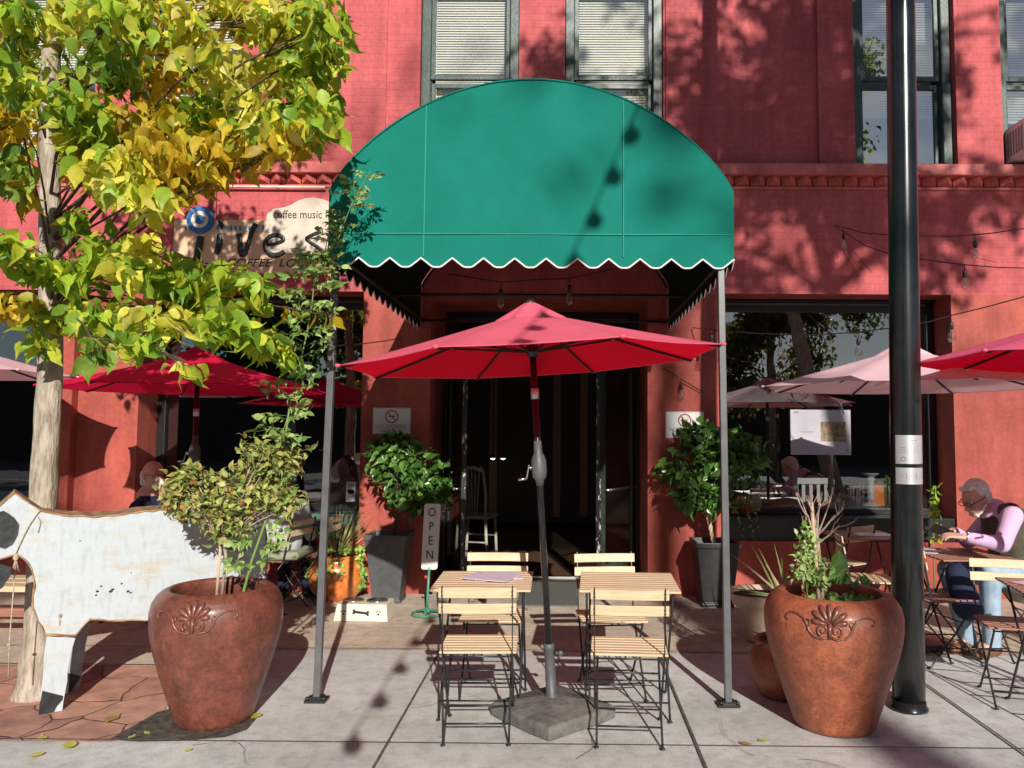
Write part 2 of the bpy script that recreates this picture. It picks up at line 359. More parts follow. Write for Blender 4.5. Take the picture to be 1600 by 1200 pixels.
M['olive'] = mat('olive_vest', (.075, .065, .045), .9, var=.3, vscale=18, bump=.3, bscale=30)
M['skin'] = mat('skin', (.62, .34, .26), .5, var=.12, vscale=14)
M['grayhair'] = mat('grey_hair', (.72, .70, .66), .7, var=.3, vscale=60, bump=.6, bscale=90)
M['brownhair'] = mat('brown_hair', (.11, .05, .03), .5, var=.5, vscale=40, stretch=(6, 6, 1), bump=.6, bscale=60)
M['greyknit'] = mat('grey_sweater', (.40, .40, .42), .9, var=.12, vscale=10, bump=.4, bscale=30)
M['khaki'] = mat('khaki_cloth', (.36, .30, .20), .9, var=.15, vscale=10)
M['cushion'] = mat('sage_cushion', (.26, .28, .19), .9)
M['shoe'] = mat('brown_leather', (.16, .07, .035), .35, var=.3, vscale=20)
M['cup'] = mat('white_ceramic', (.75, .75, .72), .3)
M['bookred'] = mat('orange_book', (.70, .16, .02), .5)
M['bookdark'] = mat('dark_books', (.07, .03, .03), .6, var=.5, vscale=25)
M['glow'] = emit('lamp_glow', (1.0, .8, .5), 6)
M['water'] = mat('bowl_water', (.3, .32, .32), .08)
for _k in ('conc', 'tan'):
    t = M[_k].node_tree; b = t.nodes['Principled BSDF']; src = b.inputs['Base Color'].links[0].from_socket
    tcn = t.nodes.new('ShaderNodeTexCoord')
    for sc_, lo, hi, p0, p1, fac in ((140, .80, 1.10, .38, .62, 1), (11, .78, 1.06, .36, .55, .8), (.55, .86, 1.08, .4, .6, 1)):
        n = t.nodes.new('ShaderNodeTexNoise'); n.inputs['Scale'].default_value = sc_; n.inputs['Detail'].default_value = 6; n.inputs['Roughness'].default_value = .7; t.links.new(tcn.outputs['Object'], n.inputs['Vector'])
        r = t.nodes.new('ShaderNodeValToRGB'); r.color_ramp.elements[0].position = p0; r.color_ramp.elements[1].position = p1; r.color_ramp.elements[0].color = (lo, lo*.98, lo*.96, 1); r.color_ramp.elements[1].color = (hi, hi, hi, 1)
        t.links.new(n.outputs['Fac'], r.inputs['Fac']); mm = t.nodes.new('ShaderNodeMix'); mm.data_type = 'RGBA'; mm.blend_type = 'MULTIPLY'; mm.inputs['Factor'].default_value = fac
        t.links.new(src, mm.inputs['A']); t.links.new(r.outputs['Color'], mm.inputs['B']); src = mm.outputs['Result']
    vo = t.nodes.new('ShaderNodeTexVoronoi'); vo.inputs['Scale'].default_value = 3.1; vo.inputs['Randomness'].default_value = 1; t.links.new(tcn.outputs['Object'], vo.inputs['Vector'])
    r = t.nodes.new('ShaderNodeValToRGB'); r.color_ramp.elements[0].position = .035; r.color_ramp.elements[1].position = .055; r.color_ramp.elements[0].color = (.55, .53, .50, 1); r.color_ramp.elements[1].color = (1, 1, 1, 1); t.links.new(vo.outputs['Distance'], r.inputs['Fac'])
    mm = t.nodes.new('ShaderNodeMix'); mm.data_type = 'RGBA'; mm.blend_type = 'MULTIPLY'; mm.inputs['Factor'].default_value = .7; t.links.new(src, mm.inputs['A']); t.links.new(r.outputs['Color'], mm.inputs['B']); src = mm.outputs['Result']
    t.links.new(src, b.inputs['Base Color'])
for _k in ('brick', 'stucco', 'redtrim'):
    t = M[_k].node_tree; b = t.nodes['Principled BSDF']; src = b.inputs['Base Color'].links[0].from_socket; tcn = t.nodes.new('ShaderNodeTexCoord')
    for sc_, st_, lo, hi, p0, p1 in ((2.2, (2.5, 2.5, .35), .80, 1.08, .36, .60), (24, (1, 1, 1), .88, 1.06, .35, .62), (.7, (1, 1, 1), .88, 1.10, .38, .62)):
        mpn = t.nodes.new('ShaderNodeMapping'); mpn.inputs['Scale'].default_value = st_; t.links.new(tcn.outputs['Object'], mpn.inputs['Vector'])
        n = t.nodes.new('ShaderNodeTexNoise'); n.inputs['Scale'].default_value = sc_; n.inputs['Detail'].default_value = 8; n.inputs['Roughness'].default_value = .65; t.links.new(mpn.outputs['Vector'], n.inputs['Vector'])
        r = t.nodes.new('ShaderNodeValToRGB'); r.color_ramp.elements[0].position = p0; r.color_ramp.elements[1].position = p1; r.color_ramp.elements[0].color = (lo, lo, lo, 1); r.color_ramp.elements[1].color = (hi, hi*1.05, hi*1.05, 1)
        t.links.new(n.outputs['Fac'], r.inputs['Fac']); mm = t.nodes.new('ShaderNodeMix'); mm.data_type = 'RGBA'; mm.blend_type = 'MULTIPLY'; mm.inputs['Factor'].default_value = 1
        t.links.new(src, mm.inputs['A']); t.links.new(r.outputs['Color'], mm.inputs['B']); src = mm.outputs['Result']
    t.links.new(src, b.inputs['Base Color'])
for _k in ('terra', 'terra2', 'cow'):
    t = M[_k].node_tree; b = t.nodes['Principled BSDF']; src = b.inputs['Base Color'].links[0].from_socket; tcn = t.nodes.new('ShaderNodeTexCoord')
    lay = ((55, (1, 1, 1), .72, 1.12, .36, .56, (1, 1, 1)), (5, (3, 3, .5), .82, 1.12, .38, .6, (1, 1, 1)), (9, (1, 1, .8), 1.0, 1.55, .62, .72, (1, 1.25, 1.5))) if _k != 'cow' else ((30, (1, 1, .25), .86, 1.03, .34, .5, (1, 1, 1)), (13, (1, 1, 1), 1.0, .62, .66, .72, (1, .8, .5)))
    for sc_, st_, lo, hi, p0, p1, tn in lay:
        mpn = t.nodes.new('ShaderNodeMapping'); mpn.inputs['Scale'].default_value = st_; t.links.new(tcn.outputs['Object'], mpn.inputs['Vector'])
        n = t.nodes.new('ShaderNodeTexNoise'); n.inputs['Scale'].default_value = sc_; n.inputs['Detail'].default_value = 8; n.inputs['Roughness'].default_value = .7; t.links.new(mpn.outputs['Vector'], n.inputs['Vector'])
        r = t.nodes.new('ShaderNodeValToRGB'); r.color_ramp.elements[0].position = p0; r.color_ramp.elements[1].position = p1; r.color_ramp.elements[0].color = (lo, lo, lo, 1); r.color_ramp.elements[1].color = (hi*tn[0], hi*tn[1], hi*tn[2], 1)
        t.links.new(n.outputs['Fac'], r.inputs['Fac']); mm = t.nodes.new('ShaderNodeMix'); mm.data_type = 'RGBA'; mm.blend_type = 'MULTIPLY'; mm.inputs['Factor'].default_value = 1
        t.links.new(src, mm.inputs['A']); t.links.new(r.outputs['Color'], mm.inputs['B']); src = mm.outputs['Result']
    t.links.new(src, b.inputs['Base Color'])
def cuts_mat():
    m = mat('red_flagstone', (.40, .19, .15), .8, bump=.0); t = m.node_tree; b = t.nodes['Principled BSDF']
    tcn = t.nodes.new('ShaderNodeTexCoord'); nz = t.nodes.new('ShaderNodeTexNoise'); nz.inputs['Scale'].default_value = 3
    mv = t.nodes.new('ShaderNodeVectorMath'); mv.operation = 'MULTIPLY_ADD'; mv.inputs[1].default_value = (.22, .22, 0)
    t.links.new(tcn.outputs['Object'], nz.inputs['Vector']); t.links.new(nz.outputs['Color'], mv.inputs[0]); t.links.new(tcn.outputs['Object'], mv.inputs[2])
    vo = t.nodes.new('ShaderNodeTexVoronoi'); vo.feature = 'DISTANCE_TO_EDGE'; vo.inputs['Scale'].default_value = 2.3
    vc = t.nodes.new('ShaderNodeTexVoronoi'); vc.inputs['Scale'].default_value = 2.3
    t.links.new(mv.outputs[0], vo.inputs['Vector']); t.links.new(mv.outputs[0], vc.inputs['Vector'])
    r = t.nodes.new('ShaderNodeValToRGB'); r.color_ramp.elements[0].position = .0; r.color_ramp.elements[1].position = .014
    r.color_ramp.elements[0].color = (.15, .11, .09, 1); r.color_ramp.elements[1].color = (1, 1, 1, 1); t.links.new(vo.outputs['Distance'], r.inputs['Fac'])
    hs = t.nodes.new('ShaderNodeValToRGB'); hs.color_ramp.elements[0].color = (.34, .17, .14, 1); hs.color_ramp.elements[1].color = (.52, .28, .20, 1)
    sp = t.nodes.new('ShaderNodeSeparateColor'); t.links.new(vc.outputs['Color'], sp.inputs[0]); t.links.new(sp.outputs[0], hs.inputs['Fac'])
    n3 = t.nodes.new('ShaderNodeTexNoise'); n3.inputs['Scale'].default_value = 7; n3.inputs['Detail'].default_value = 9; t.links.new(tcn.outputs['Object'], n3.inputs['Vector'])
    r3 = t.nodes.new('ShaderNodeValToRGB'); r3.color_ramp.elements[0].color = (.72, .70, .70, 1); r3.color_ramp.elements[1].color = (1.2, 1.15, 1.1, 1)
    r3.color_ramp.elements[0].position = .35; r3.color_ramp.elements[1].position = .65; t.links.new(n3.outputs['Fac'], r3.inputs['Fac'])
    a = t.nodes.new('ShaderNodeMix'); a.data_type = 'RGBA'; a.blend_type = 'MULTIPLY'; a.inputs['Factor'].default_value = 1
    c = t.nodes.new('ShaderNodeMix'); c.data_type = 'RGBA'; c.blend_type = 'MULTIPLY'; c.inputs['Factor'].default_value = 1
    t.links.new(hs.outputs[0], a.inputs['A']); t.links.new(r3.outputs[0], a.inputs['B']); t.links.new(a.outputs['Result'], c.inputs['A']); t.links.new(r.outputs[0], c.inputs['B'])
    t.links.new(c.outputs['Result'], b.inputs['Base Color'])
    bn = t.nodes.new('ShaderNodeBump'); bn.inputs['Strength'].default_value = .8; bn.inputs['Distance'].default_value = .012
    t.links.new(r.outputs[0], bn.inputs['Height']); t.links.new(bn.outputs['Normal'], b.inputs['Normal'])
    return m
M['flag'] = cuts_mat()

# ------------------------------------------------------------------ writing (built-in font turned into meshes)
def text_mb(mb, body, size, origin, ext=.001, m=0, center=True, ux=(1, 0, 0), uz=(0, 0, 1), shear=0, xs=1.0):
    cu = bpy.data.curves.new('t', 'FONT'); cu.body = body; cu.size = size; cu.extrude = ext; cu.align_x = 'CENTER' if center else 'LEFT'
    cu.align_y = 'CENTER'; cu.shear = shear; cu.resolution_u = 3
    o = bpy.data.objects.new('t', cu); COL.objects.link(o); dg = bpy.context.evaluated_depsgraph_get(); dg.update()
    me = bpy.data.meshes.new_from_object(o.evaluated_get(dg))
    ux = Vector(ux); uz = Vector(uz); un = ux.cross(uz); org = Vector(origin)
    mb.add([org+ux*v.co.x*xs+uz*v.co.y+un*v.co.z for v in me.vertices], [tuple(p.vertices) for p in me.polygons], False, m)
    bpy.data.objects.remove(o); bpy.data.curves.remove(cu); bpy.data.meshes.remove(me)

# ------------------------------------------------------------------ leaves
_st = [(.16, .30), (.38, .50), (.62, .40), (.82, .17)]
TL = np.array([(0,0,0)]+[(x, 0, .03-.22*max(0, x-.5)**2*4*.5) for x, w_ in _st]+[(1.02,0,-.20)]+[(x, w_, .13-.10*x) for x, w_ in _st]+[(x, -w_, .13-.10*x) for x, w_ in _st], float)
FL = [(0,1,6),(1,2,7,6),(2,3,8,7),(3,4,9,8),(4,5,9),(0,10,1),(1,10,11,2),(2,11,12,3),(3,12,13,4),(4,13,5)]
TS = np.array([(0,0,0),(.5,.5,.10),(1,0,-.08),(.5,-.5,.10)], float); FS = [(0,2,1),(0,3,2)]
def leaves(mb, P, size, cols, tpl='L', aspect=.55, down=.5, spread=1.0, face=None, szv=.45, out=None):
    P = np.asarray(P, float); n = len(P)
    if n == 0: return
    d = rng.normal(size=(n, 3))*spread
    if out is not None: d += (P-np.asarray(out))*2.0
    d[:, 2] -= down*1.6
    d /= np.linalg.norm(d, axis=1, keepdims=True)
    nn = rng.normal(size=(n, 3)); nn[:, 2] += .8
    if face is not None: nn += np.asarray(face)
    y = np.cross(nn, d); y /= np.linalg.norm(y, axis=1, keepdims=True)+1e-9; z = np.cross(d, y)
    T, F = (TL, FL) if tpl == 'L' else (TS, FS)
    s_ = size*(1+szv*(rng.random(n)-.5)*2); a_ = aspect*(1+.25*(rng.random(n)-.5))
    T = np.repeat(T[None], n, 0); T[:, :, 2] *= (.4+1.8*rng.random((n, 1))); T[:, :, 2] -= (T[:, :, 0]**2)*(.35*rng.random((n, 1)))
    V = (T[:, :, 0, None]*d[:, None, :] + T[:, :, 1, None]*a_[:, None, None]*y[:, None, :] + T[:, :, 2, None]*z[:, None, :])*s_[:, None, None] + P[:, None, :]
    cols = np.asarray(cols, float); w_ = rng.integers(0, len(cols), n); c = cols[w_]*(1+.35*(rng.random((n, 1))-.5))
    mb.npadd(V, F, np.clip(c, 0, 1), True)
def inball(n, c, r, power=.45):
    d = rng.normal(size=(n, 3)); d /= np.linalg.norm(d, axis=1, keepdims=True)
    return np.asarray(c)+d*(rng.random((n, 1))**power)*np.asarray(r)
def sag(a, b, s, n=16):
    a = Vector(a); b = Vector(b); return [a.lerp(b, i/n)+Vector((0, 0, -s*4*(i/n)*(1-i/n))) for i in range(n+1)]
# ================================================================== ground, road, sky
YW = gnd(650, 929).y                    # street face of the ground-floor piers
YG = YW+.40                             # shop window glass
YU = YW+.02                             # upper wall
YD = YW+.95                             # door frame
YK = gnd(300, 1161).y                   # cross joint of the sidewalk
YT = gnd(600, 1016).y                   # sidewalk / tan terrace joint
YF = gnd(100, 1040).y                   # back edge of the flagstones
def sheet(name, poly, z, m):
    mb = MB(); mb.add([(x, y, z) for x, y in poly], [tuple(range(len(poly)))]); return struct(name, mb, m)
sheet('ground', [(-60, -80), (60, -80), (60, 60), (-60, 60)], -.13, M['asphalt'])
mb = MB(); mb.box((-30, -3.2, -.5), (30, 30, 0)); struct('sidewalk', mb, M['conc'])
mb = MB(); mb.box((-30, -3.38, -.5), (30, -3.2, .004)); struct('kerb', mb, M['conc'])
sheet('terrace_paving', [(-30, YT), (30, YT), (30, YW+.3), (-30, YW+.3)], .004, M['tan'])
xr = gnd(255, 1040).x; xr2 = gnd(175, 1159).x
sheet('flagstone_paving', [(-8, YK), (xr2, YK), (xr2+.14, YK+.17), (gnd(262, 1100).x, gnd(262, 1100).y), (gnd(300, 1040).x, YF), (-8, YF)], .004, M['flag'])
pts = [(170,1158),(205,1138),(245,1115),(300,1100),(370,1105),(402,1122),(385,1142),(350,1154),(280,1160),(215,1161)]
sheet('soil_patch', [(gnd(x, y).x, gnd(x, y).y) for x, y in pts], .008, M['soil'])
sheet('terrace_paving_left', [(-30, YF), (gnd(300, 1040).x, YF), (gnd(300, 1040).x-.02, YT), (-30, YT)], .004, M['tan'])
mb = MB()                               # joints between the slabs
def joint(a, b, wd, z=.010):
    a = Vector(a); b = Vector(b); d = (b-a).normalized(); n = Vector((-d.y, d.x, 0))*wd/2
    mb.add([(a-n).to_tuple()[:2]+(z,), (b-n).to_tuple()[:2]+(z,), (b+n).to_tuple()[:2]+(z,), (a+n).to_tuple()[:2]+(z,)], [(0, 1, 2, 3)])
x1 = gnd(679, 1034).x; x2 = gnd(1065, 1110).x; x3 = gnd(1530, 1130).x
for x in (x1, x2, x3, x3+1.7, x3+3.4, x1-3.2, x1-4.8): joint((x, -3.2, 0), (x, YK-.008 if x < x1-1 else YT-.008, 0), .014)
joint((-12, YK, 0), (12, YK, 0), .010, .0145); joint((-12, YT, 0), (12, YT, 0), .007, .0145)
joint((-12, YK-1.5, 0), (12, YK-1.5, 0), .012, .0145); joint((-12, YF, 0), (gnd(300, 1040).x, YF, 0), .012, .013)
def crack(px, py, a, n, w_):
    p = gnd(px, py); q = Vector((p.x, p.y, 0))
    for i in range(n):
        a += random.uniform(-.5, .5); e = q+Vector((math.cos(a), math.sin(a), 0))*random.uniform(.03, .08); joint(q, e, w_*(1-i/n)+.0008, .0125+.0001*i); q = e
crack(300, 1168, .5, 12, .003); crack(1180, 1185, 2.6, 10, .003); crack(900, 1190, 1.2, 9, .0025); crack(640, 1110, .2, 10, .002); crack(1250, 1190, .3, 14, .003)
struct('pavement_joints', mb, M['seam'])
sheet('road_line', [(-40, -9.1), (40, -9.1), (40, -9.0), (-40, -9.0)], -.126, M['white'])

# ================================================================== the building
B = thing('brick_building', 'red painted brick building with green arched awning over its open double doors', 'building', (0, YW, 0))
Xw = lambda px, Y=None: at(px, 700, YW if Y is None else Y).x
def vx(px, py, Y): return at(px, py, Y).x
def vz(py, Y, px=800): return at(px, py, Y).z
zc0 = vz(289, YW); zc1 = vz(276, YW); zc2 = vz(258, YW)          # cornice band
zh = vz(456, YW, 1250)                                            # shop window heads
zdoor = 2.86
zup0 = zc2; zup1 = zup0+2.02
holes = []                                                        # (x0, x1, z0, z1, depth)
WL = (vx(213, 700, YW), vx(563, 700, YW)); WR = (vx(1131, 700, YW), vx(1490, 620, YW)); DR = (vx(670, 700, YW), vx(1012, 700, YW))
PWL = (vx(-60, 700, YW)-2.0, vx(92, 700, YW)); ZS = .53
shop = [(WL[0], WL[1]), (WR[0], WR[1]), PWL, (WR[1]+1.25, WR[1]+3.6)]
for a, b in shop: holes.append((a, b, ZS, zh, .40))
holes.append((DR[0], DR[1], 0.0, zdoor, .95))
def facade(mb, x0, x1, z0, z1, hs, y, m=0):
    xs = sorted({x0, x1, *[h[0] for h in hs], *[h[1] for h in hs]}); zs = sorted({z0, z1, *[h[2] for h in hs], *[h[3] for h in hs]})
    xs = [x for x in xs if x0 <= x <= x1]; zs = [z for z in zs if z0 <= z <= z1]
    for i in range(len(xs)-1):
        for j in range(len(zs)-1):
            cx = (xs[i]+xs[i+1])/2; cz = (zs[j]+zs[j+1])/2
            if any(h[0] < cx < h[1] and h[2] < cz < h[3] for h in hs): continue
            mb.add([(xs[i], y, zs[j]), (xs[i+1], y, zs[j]), (xs[i+1], y, zs[j+1]), (xs[i], y, zs[j+1])], [(0, 1, 2, 3)], False, m)
    for a, b, c, d, t in hs:
        mb.add([(a, y, c), (a, y+t, c), (a, y+t, d), (a, y, d)], [(0, 1, 2, 3)], False, m)
        mb.add([(b, y, c), (b, y, d), (b, y+t, d), (b, y+t, c)], [(0, 1, 2, 3)], False, m)
        mb.add([(a, y, d), (a, y+t, d), (b, y+t, d), (b, y, d)], [(0, 1, 2, 3)], False, m)
        if c > .01: mb.add([(a, y, c), (b, y, c), (b, y+t, c), (a, y+t, c)], [(0, 1, 2, 3)], False, m)
zmid = zh-.02
mb = MB(); facade(mb, -9, 9, 0, zmid+.0, [(h[0], h[1], h[2], min(h[3], zmid), h[4]) for h in holes], YW)
# piers and lintel are smooth plaster up to the window heads, brick above
lower = obj('lower_wall', mb, M['stucco'], B, True)
lower['label'] = 'smooth red painted piers of the ground floor'
upw = []
uw = [(vx(657, 80, YU), vx(811, 80, YU)), (vx(883, 80, YU), vx(1036, 80, YU)), (vx(1333, 130, YU), vx(1490, 130, YU)), (vx(1562, 130, YU), vx(1562, 130, YU)+1.0),
      (vx(222, 130, YU), vx(376, 130, YU)), (vx(-5, 130, YU), vx(149, 130, YU))]
mb = MB(); facade(mb, -9, 9, zmid, zc0, [], YW); facade(mb, -9, 9, zc2, 9.0, [(a, b, zup0, zup1, .26) for a, b in uw], YU)
obj('brick_wall', mb, M['brick'], B, True)
mb = MB()                                                         # raised pilaster strips
mb.box((uw[2][0]-.36, YU-.035, zc2+.002), (uw[2][0]-.003, YU-.003, 9)); obj('brick_pilaster', mb, M['brick'], B, True); mb = MB(); mb.box((uw[2][1]+.003, YU-.035, zc2+.002), (uw[3][0]-.003, YU-.003, 9))
obj('brick_pilaster', mb, M['brick'], B, True); mb = MB(); mb.box((vx(560, 100, YU)-.25, YU-.02, zc2+.002), (vx(605, 100, YU), YU-.003, 9)); obj('brick_pilaster', mb, M['brick'], B, True); mb = MB(); mb.box((vx(1040, 100, YU), YU-.02, zc2+.002), (vx(1090, 100, YU), YU-.003, 9))
obj('brick_pilaster', mb, M['brick'], B, True)
mb = MB(); mb.box((PWL[1]+.002, YW-.10, 0.006), (vx(108, 700, YW-.10), YW-.002, zh-.03)); obj('corner_pilaster', mb, M['stucco'], B, True, [BEV(.008)])
mb = MB(); mb.box((-9, YW-.10, zc1), (9, YW+.015, zc2-.002)); obj('cornice', mb, M['redtrim'], B, True, [BEV(.01)])
mb = MB(); n = 0                                                  # sawtooth brick course under the cornice
x = -6.0
while x < 6.5:
    h_ = zc1-zc0
    mb.add([(x, YW-.002, zc1-.002), (x+.15, YW-.002, zc1-.002), (x+.075, YW-.075, zc1-.004), (x+.005, YW-.004, zc0), (x+.145, YW-.004, zc0), (x+.075, YW-.07, zc0+.03)],
           [(0, 2, 5, 3), (2, 1, 4, 5), (3, 5, 4), (0, 1, 2), (0, 3, 4, 1)])
    x += .153
obj('sawtooth_course', mb, M['redtrim'], B, True)
mb = MB(); mb.box((-9, YW-.015, zc0-.035), (9, YW-.001, zc0-.012)); obj('string_course', mb, M['redtrim'], B, True)
# bulkheads under the shop windows
for k, (a, b) in enumerate(shop):
    mb = MB(); mb.box((a+.002, YW+.03, ZS+.003), (b-.002, YW+.05, ZS+.22)); mb.box((a+.002, YW+.05, ZS+.19), (b-.002, YG-.03, ZS+.22))
    obj('window_ledge', mb, M['grnpanel'] if k == 0 else M['blackpaint'], B, True, [BEV(.004)])
# shop windows
zs0 = ZS+.22
def shopwin(a, b, mull=()):
    f = MB(); w_ = .085; z1 = zh-.05
    f.box((a+.003, YG-.05, zs0), (a+w_, YG+.02, z1)); f.box((b-w_, YG-.05, zs0), (b-.003, YG+.02, z1))
    f.box((a+w_, YG-.05, zs0), (b-w_, YG+.02, zs0+.06)); f.box((a+w_, YG-.05, z1-.09), (b-w_, YG+.02, z1))
    for x in mull: f.box((x-.025, YG-.05, zs0+.06), (x+.025, YG+.02, z1-.09))
    f.box((a+.003, YG-.10, z1), (b-.003, YG+.02, zh-.003))
    fr = obj('shop_window', f, M['blackpaint'], B, True, [BEV(.006)])
    g = MB(); g.add([(a+w_, YG-.01, zs0+.06), (b-w_, YG-.01, zs0+.06), (b-w_, YG-.01, z1-.09), (a+w_, YG-.01, z1-.09)], [(0, 1, 2, 3)])
    obj('pane', g, M['glassshop'], fr, True)
    i = MB(); i.box((a+w_, YG-.058, z1-.028), (b-w_, YG-.051, z1-.004)); obj('head_strip', i, M['post'], fr, True)
shopwin(*shop[0]); shopwin(*shop[1], mull=()); shopwin(*shop[2]); shopwin(*shop[3])
# upper sash windows
for k, (a, b) in enumerate(uw):
    y = YU+.10; f = MB(); c = .095
    f.box((a+.002, y-.06, zup0), (a+c, y+.10, zup1-.002)); f.box((b-c, y-.06, zup0), (b-.002, y+.10, zup1-.002)); f.box((a+c, y-.06, zup1-.1), (b-c, y+.10, zup1-.002))
    f.box((a+c, y-.06, zup0), (b-c, y+.10, zup0+.035))
    fr = obj('sash_window', f, M['dkgreen'], B, True, [BEV(.008)])
    zm = zup0+.90; s_ = .045
    for z0, z1, yy in ((zup0+.035, zm, y+.045), (zm+.02, zup1-.1, y+.005)):
        q = MB(); q.box((a+c, yy-.02, z0), (a+c+s_, yy+.02, z1)); q.box((b-c-s_, yy-.02, z0), (b-c, yy+.02, z1))
        q.box((a+c+s_, yy-.02, z0), (b-c-s_, yy+.02, z0+.05)); q.box((a+c+s_, yy-.02, z1-.05), (b-c-s_, yy+.02, z1))
        obj('sash', q, M['dkgreen'], fr, True, [BEV(.004)])
        g = MB(); g.add([(a+c+s_, yy, z0+.05), (b-c-s_, yy, z0+.05), (b-c-s_, yy, z1-.05), (a+c+s_, yy, z1-.05)], [(0, 1, 2, 3)]); obj('pane', g, M['glassmir' if k in (2, 3) else 'glassup'], fr, True)
    bl = MB(); zlow = {0: zup0+.06, 1: zup0+.06, 2: zup0+.62, 3: zup0+.55}.get(k, zup0+.1); z = zup1-.12
    while z > zlow:
        bl.add([(a+c+.02, y+.108, z-.0275), (b-c-.02, y+.108, z-.0275), (b-c-.02, y+.122, z), (a+c+.02, y+.122, z)], [(0, 1, 2, 3)]); z -= .027
    bl.box((a+c+.02, y+.10, z-.02), (b-c-.02, y+.13, z-.002)); obj('venetian_blind', bl, M['blind'], fr, True)
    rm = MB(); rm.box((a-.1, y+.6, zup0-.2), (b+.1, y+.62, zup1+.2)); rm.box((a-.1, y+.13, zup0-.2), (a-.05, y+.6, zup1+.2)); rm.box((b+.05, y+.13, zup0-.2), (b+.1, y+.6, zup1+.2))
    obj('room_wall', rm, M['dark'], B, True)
# interior room
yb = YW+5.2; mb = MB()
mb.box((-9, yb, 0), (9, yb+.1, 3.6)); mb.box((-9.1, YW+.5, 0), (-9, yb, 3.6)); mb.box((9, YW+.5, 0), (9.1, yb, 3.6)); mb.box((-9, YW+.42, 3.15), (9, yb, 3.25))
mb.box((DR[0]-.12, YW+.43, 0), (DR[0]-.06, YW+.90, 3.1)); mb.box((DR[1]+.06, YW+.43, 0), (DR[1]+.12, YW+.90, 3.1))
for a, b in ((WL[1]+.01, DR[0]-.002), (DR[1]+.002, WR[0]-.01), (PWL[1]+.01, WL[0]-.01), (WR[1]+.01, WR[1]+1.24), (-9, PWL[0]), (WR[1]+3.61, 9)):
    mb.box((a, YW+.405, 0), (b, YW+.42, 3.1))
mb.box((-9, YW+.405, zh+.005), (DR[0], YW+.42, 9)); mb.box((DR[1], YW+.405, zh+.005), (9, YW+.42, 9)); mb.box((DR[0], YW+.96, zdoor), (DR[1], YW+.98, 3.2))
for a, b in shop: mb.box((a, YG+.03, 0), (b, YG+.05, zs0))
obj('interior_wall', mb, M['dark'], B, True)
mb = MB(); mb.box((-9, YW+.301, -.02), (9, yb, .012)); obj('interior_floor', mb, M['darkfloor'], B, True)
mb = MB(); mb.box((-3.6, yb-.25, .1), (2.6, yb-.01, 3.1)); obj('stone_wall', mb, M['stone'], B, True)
mb = MB()
for a, b in ((-1.1, -.2), (.35, 1.1)):
    mb.box((a-.12, yb-.29, .2), (a, yb-.255, 2.6)); mb.box((b, yb-.29, .2), (b+.12, yb-.255, 2.6)); mb.box((a-.12, yb-.29, 2.6), (b+.12, yb-.255, 2.75))
obj('door_casing', mb, M['woodred'], B, True)
# door frame and the two open leaves
mb = MB(); a, b = DR; y = YW+.86
mb.box((a+.004, y, .006), (a+.10, y+.09, zdoor-.004)); mb.box((b-.10, y, .006), (b-.004, y+.09, zdoor-.004)); mb.box((a+.10, y, 2.35), (b-.10, y+.09, 2.45)); mb.box((a+.10, y, zdoor-.08), (b-.10, y+.09, zdoor-.004))
obj('door_frame', mb, M['blackpaint'], B, True, [BEV(.006)])
g = MB(); g.add([(a+.1, y+.04, 2.45), (b-.1, y+.04, 2.45), (b-.1, y+.04, zdoor-.08), (a+.1, y+.04, zdoor-.08)], [(0, 1, 2, 3)]); obj('transom_pane', g, M['glassdoor'], B, True)
def door(hx, ex, ey, chip, frame, nm):
    h = Vector((hx, YW+.86, 0)); e = Vector((ex, ey, 0)); d = e-h; L = d.length; ang = math.atan2(d.y, d.x)
    T = Matrix.Translation(h) @ Matrix.Rotation(ang, 4, 'Z'); f = MB(); t = .045; H = 2.33; s_ = .11
    f.box((0, -t/2, .02), (s_, t/2, H), 0, T); f.box((s_, -t/2, .02), (L-s_, t/2, .26), 0, T); f.box((s_, -t/2, H-.12), (L-s_, t/2, H), 0, T)
    f.box((L-s_, -t/2, .02), (L-.006, t/2, H), 0, T)
    o = obj('door', f, frame, B, True, [BEV(.004)]); o['label'] = nm
    c = MB(); c.box((L-.005, -t/2-.001, .02), (L+.008, t/2+.001, H), 0, T); obj('door_edge', c, M['chipped'], o, True)
    g = MB(); g.box((s_, -.004, .26), (L-s_, .004, H-.12), 0, T); obj('pane', g, M['glassdoor'], o, True)
    sd = 1 if hx > 0 else -1
    p = MB(); yy = sd*.075
    p.tube([T @ Vector((.10, yy, .99)), T @ Vector((L-.08, yy, .99))], .014, 8); p.tube([T @ Vector((.10, yy, .99)), T @ Vector((.10, sd*.024, .99))], .012, 6)
    p.tube([T @ Vector((L-.08, yy, .99)), T @ Vector((L-.08, sd*.024, .99))], .012, 6)
    obj('push_bar', p, M['steel'], o, True)
door(a+.06, at(723, 850, YW+.12).x, YW+.12, True, M['blackpaint'], 'left door leaf with chipped black edge, swung open')
door(b-.05, at(935, 850, YW+.12).x, YW+.12, True, M['dkgreen'], 'right door leaf with weathered edge, swung open')
mb = MB(); mb.box((a+.01, YW+.80, .004), (b-.01, YW+.86, .03)); obj('threshold', mb, M['steel'], B, True)
mb = MB()                                                       # downspout-like conduit above the sign
mb.tube([(vx(295, 291, YW-.05), YW-.05, vz(291, YW-.05, 300)), (vx(508, 292, YW-.05), YW-.05, vz(291, YW-.05, 300)-.004)], .013, 8)
obj('conduit', mb, M['signcream'], B, True)

